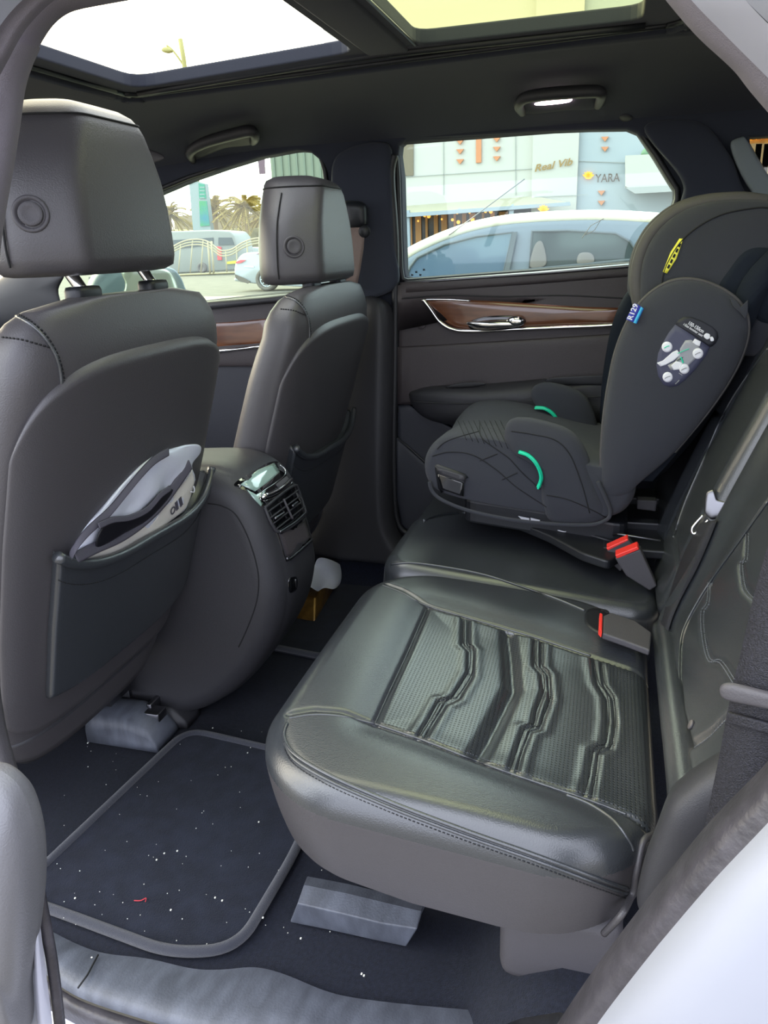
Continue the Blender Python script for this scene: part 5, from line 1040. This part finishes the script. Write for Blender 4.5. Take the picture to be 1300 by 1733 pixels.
o = obj('hedge', *puff(cat(AL([(230, 405), (260, 392), (300, 388), (350, 390), (420, 386), (470, 390), (480, 420), (400, 425), (240, 425)], x=72.), 50, True), (-1, 0, 0), 1., back=1), BUSH, None); tag(o, 'long low hedge behind the minibus', 'hedge')
fb = thing('building', 'pale green-grey ribbed building behind the far headrest', 'building', V((88, A(500, 300, x=88.)[1], GZ)))
tl_, tr_ = A(452, 200, x=88.), A(640, 190, x=88.)
obj('wall', *slab([tl_, tr_, V((88, tr_[1], GZ)), V((88, tl_[1], GZ))], (8, 0, 0)), FARB, fb, smooth=False)
for k in range(14): y_ = tl_[1]+(tr_[1]-tl_[1])*(k+.5)/14; obj('fin', *box((87.9, y_, (tl_[2]+GZ)/2), (.2, .22, tl_[2]-GZ)), FARJ, fb, smooth=False)
# white restaurant building
XB = 35.
yb = lambda px, py=300: A(px, py, x=XB)[1]
bd = thing('building', 'white rendered restaurant building with terracotta triangles behind the parked car', 'building', (XB+4, 0, GZ))
def wall_block(n, xa, xb, ztop, z0, xf, m, d=4): return obj(n, *box((xf+d/2, (yb(xa)+yb(xb))/2, (ztop+z0)/2), (d, abs(yb(xa)-yb(xb)), ztop-z0)), m, bd, smooth=False)
wall_block('wall', 560, 906, 12, GZ, XB, BLD); wall_block('wall_panel', 902, 978, 12, GZ, XB-.35, BLD); wall_block('blue_wall', 974, 1250, 12, GZ, XB-.15, BLD2)
def bpan(n, px, m, x=XB, th=.06, par=bd): return obj(n, *slab(AL(px, x=x-.02), (-th, 0, 0)), m, par, smooth=False)
bpan('louvre', [(640, 225), (700, 222), (700, 297), (640, 299)], BRN); bpan('joint', [(640, 302), (905, 285), (905, 286), (640, 303)], BLJ, th=.02)
for x in (750, 872, 905): bpan('joint', [(x, 200), (x+1, 200), (x+1.5, 330), (x+.5, 330)], BLJ, th=.02)
bpan('joint', [(975, 272), (1060, 275), (1060, 276), (975, 273)], BLJ, XB-.15, th=.02); bpan('joint', [(905, 333), (995, 329), (995, 330), (905, 334)], BLJ, XB-.36, th=.02)
bpan('terracotta_bar', [(806, 200), (815, 200), (815, 275), (806, 276)], TRI)
for cx, ys, xx in ((779, (205, 223, 241, 257, 274), XB), (841, (203, 220, 237, 253, 269), XB), (1024, (217, 236, 253), XB-.15), (1018, (327, 344, 361), XB-.15)):
    for y in ys: bpan('triangle', [(cx-6.5, y-4), (cx+6.5, y-4.5), (cx, y+4)], TRI, xx, .08)
bk_ = [(1058, 268), (1180, 262), (1180, 318), (1072, 327), (1058, 318)]
bpan('balcony', bk_, BLD, XB-.3, 1.2); bpan('balcony_underside', [(1058, 318), (1180, 312), (1180, 322), (1075, 328)], BLJ, XB-1.6, .1)
obj('roof_shrub', *puff(cat(AL([(1085, 262), (1090, 252), (1096, 250), (1100, 260), (1098, 268)], x=XB-.6), 20, True), (-1, 0, 0), .3), mat('shrub', (120, 150, 120), .9, bump=1, bscale=3), bd)
cnp = thing('canopy', 'long pale shopfront canopy with a blue-grey frame on the white building', 'canopy', (XB-1.5, yb(800), GZ))
c_ = [A(640, 352, x=XB), A(905, 332, x=XB), A(965, 343, x=XB-2.2), A(640, 364, x=XB-2.2)]
obj('canopy_sheet', *slab(c_, (0, 0, -.06)), CANO, cnp, smooth=False)
obj('front_beam', *slab(AL([(640, 364), (965, 342), (966, 348), (640, 371)], x=XB-2.2), (-.12, 0, 0)), CANF, cnp, smooth=False)
for x0_, x1_ in ((700, 688), (790, 776), (876, 866)): obj('rafter', *tube([A(x0_, 341+(876-x0_)*.06, x=XB-.1), A(x1_, 350+(876-x1_)*.07, x=XB-2.2)], .07, 6), CANF, cnp)
for x in (690, 866, 962): p = A(x, 356, x=XB-2.1); obj('canopy_post', *box((p[0], p[1], (p[2]+GZ)/2), (.18, .18, p[2]-GZ)), CANF, cnp, smooth=False)
sf_ = thing('shopfront', 'dim shopfront with tan curtains and warm lamps under the canopy', 'shopfront', (XB-.1, yb(780), GZ))
p0, p1 = A(640, 366, x=XB-.1), A(972, 344, x=XB-.1)
obj('glazing', *slab([p0, p1, V((XB-.1, p1[1], GZ)), V((XB-.1, p0[1], GZ))], (-.1, 0, 0)), SHOP, sf_, smooth=False)
for k, x in enumerate((683, 694, 708, 722, 738, 752, 770, 786, 800, 818, 834, 850, 858, 866)): p = A(x, 364, x=XB-.25); obj('curtain', *box((XB-.27, p[1], 1.0), (.1, .10+.08*((k*7) % 3), 2.6)), TAN, sf_, smooth=False)
for k, (x, y) in enumerate(((709, 364), (719, 365), (726, 366), (740, 363), (774, 360), (776, 357), (795, 360), (822, 358), (831, 358), (708, 374), (766, 372), (776, 376), (836, 368), (682, 366), (800, 372), (748, 371))): obj('warm_lamp', *disc(A(x, y, x=XB-.4), (-1, 0, 0), .045+.02*(k % 3), .05, 10), BULB, sf_)
for q in ([(908, 360), (926, 360), (926, 343), (908, 344)],): pass
def lotus(cx, cy, s, x, label):
    v = []
    for a in (-62, -34, -10, 10, 34, 62):
        d = (sin(radians(a)), -cos(radians(a))); n_ = (-d[1], d[0]); L = s*(1 if abs(a) < 40 else .95)
        v.append(slab([A(cx+d[0]*L*t+n_[0]*w*s, cy+s*.35+d[1]*L*t+n_[1]*w*s, x=x) for t, w in ((0, 0), (.5, .16), (.85, .13), (1.05, 0), (.85, -.13), (.5, -.16))], (-.05, 0, 0)))
    v.append(slab([A(cx+s*.5*cos(t), cy+s*.35+s*.22*sin(t), x=x) for t in np.linspace(0, 2*pi, 14)[:-1]], (-.05, 0, 0)))
    o = obj('lotus_sign', *merge(*v), GLOW, None, smooth=False); tag(o, label, 'sign')
lotus(996, 297, 11, XB-.25, 'glowing golden lotus emblem left of the bronze capital letters'); 
v2 = lotus(920, 354, 11, XB-2.4, 'glowing golden lotus emblem under the canopy, above the parked car roof')
fx = lambda X_: (lambda x, y, o=0: A(x, y, x=X_))
y_ = ftext('sign_letters', 'YARA', fx(XB-.25), (1007, 309), (1049, 307), (1007, 295), SIGNG, None, bold=.01); tag(y_, 'bronze capital lettering on the pale blue wall', 'sign')
y_ = ftext('sign_letters', 'Real Vib', fx(XB-.42), (905, 291), (970, 279), (904, 279), SIGN, None, bold=.02, shear=.35); tag(y_, 'gold script lettering on the white wall', 'sign')
qb = thing('building', 'warm tan lit building seen through the small far quarter window', 'building', (30, yb(1300), GZ))
p0, p1 = A(1235, 250, x=33.), A(1500, 250, x=33.)
obj('wall', *box((35, (p0[1]+p1[1])/2, 6), (4, abs(p0[1]-p1[1]), 13)), mat('warm_stone', (140, 118, 74), .9, var=.5, vscale=1.2), qb, smooth=False)
for k in range(5): p = A(1272+k*9, 230-k*.8, x=32.9); obj('warm_lamp', *disc(p, (-1, 0, 0), .14, .1, 12), mat('amber_lamp', (255, 180, 30), .5, emit=1.5) if k == 0 else MATS['amber_lamp'], qb)
for k in range(3): p = A(1276+k*14, 258, x=32.9); obj('window_frame', *box((32.9, p[1], p[2]-.3), (.1, .5, 1.2)), BRN, qb, smooth=False)
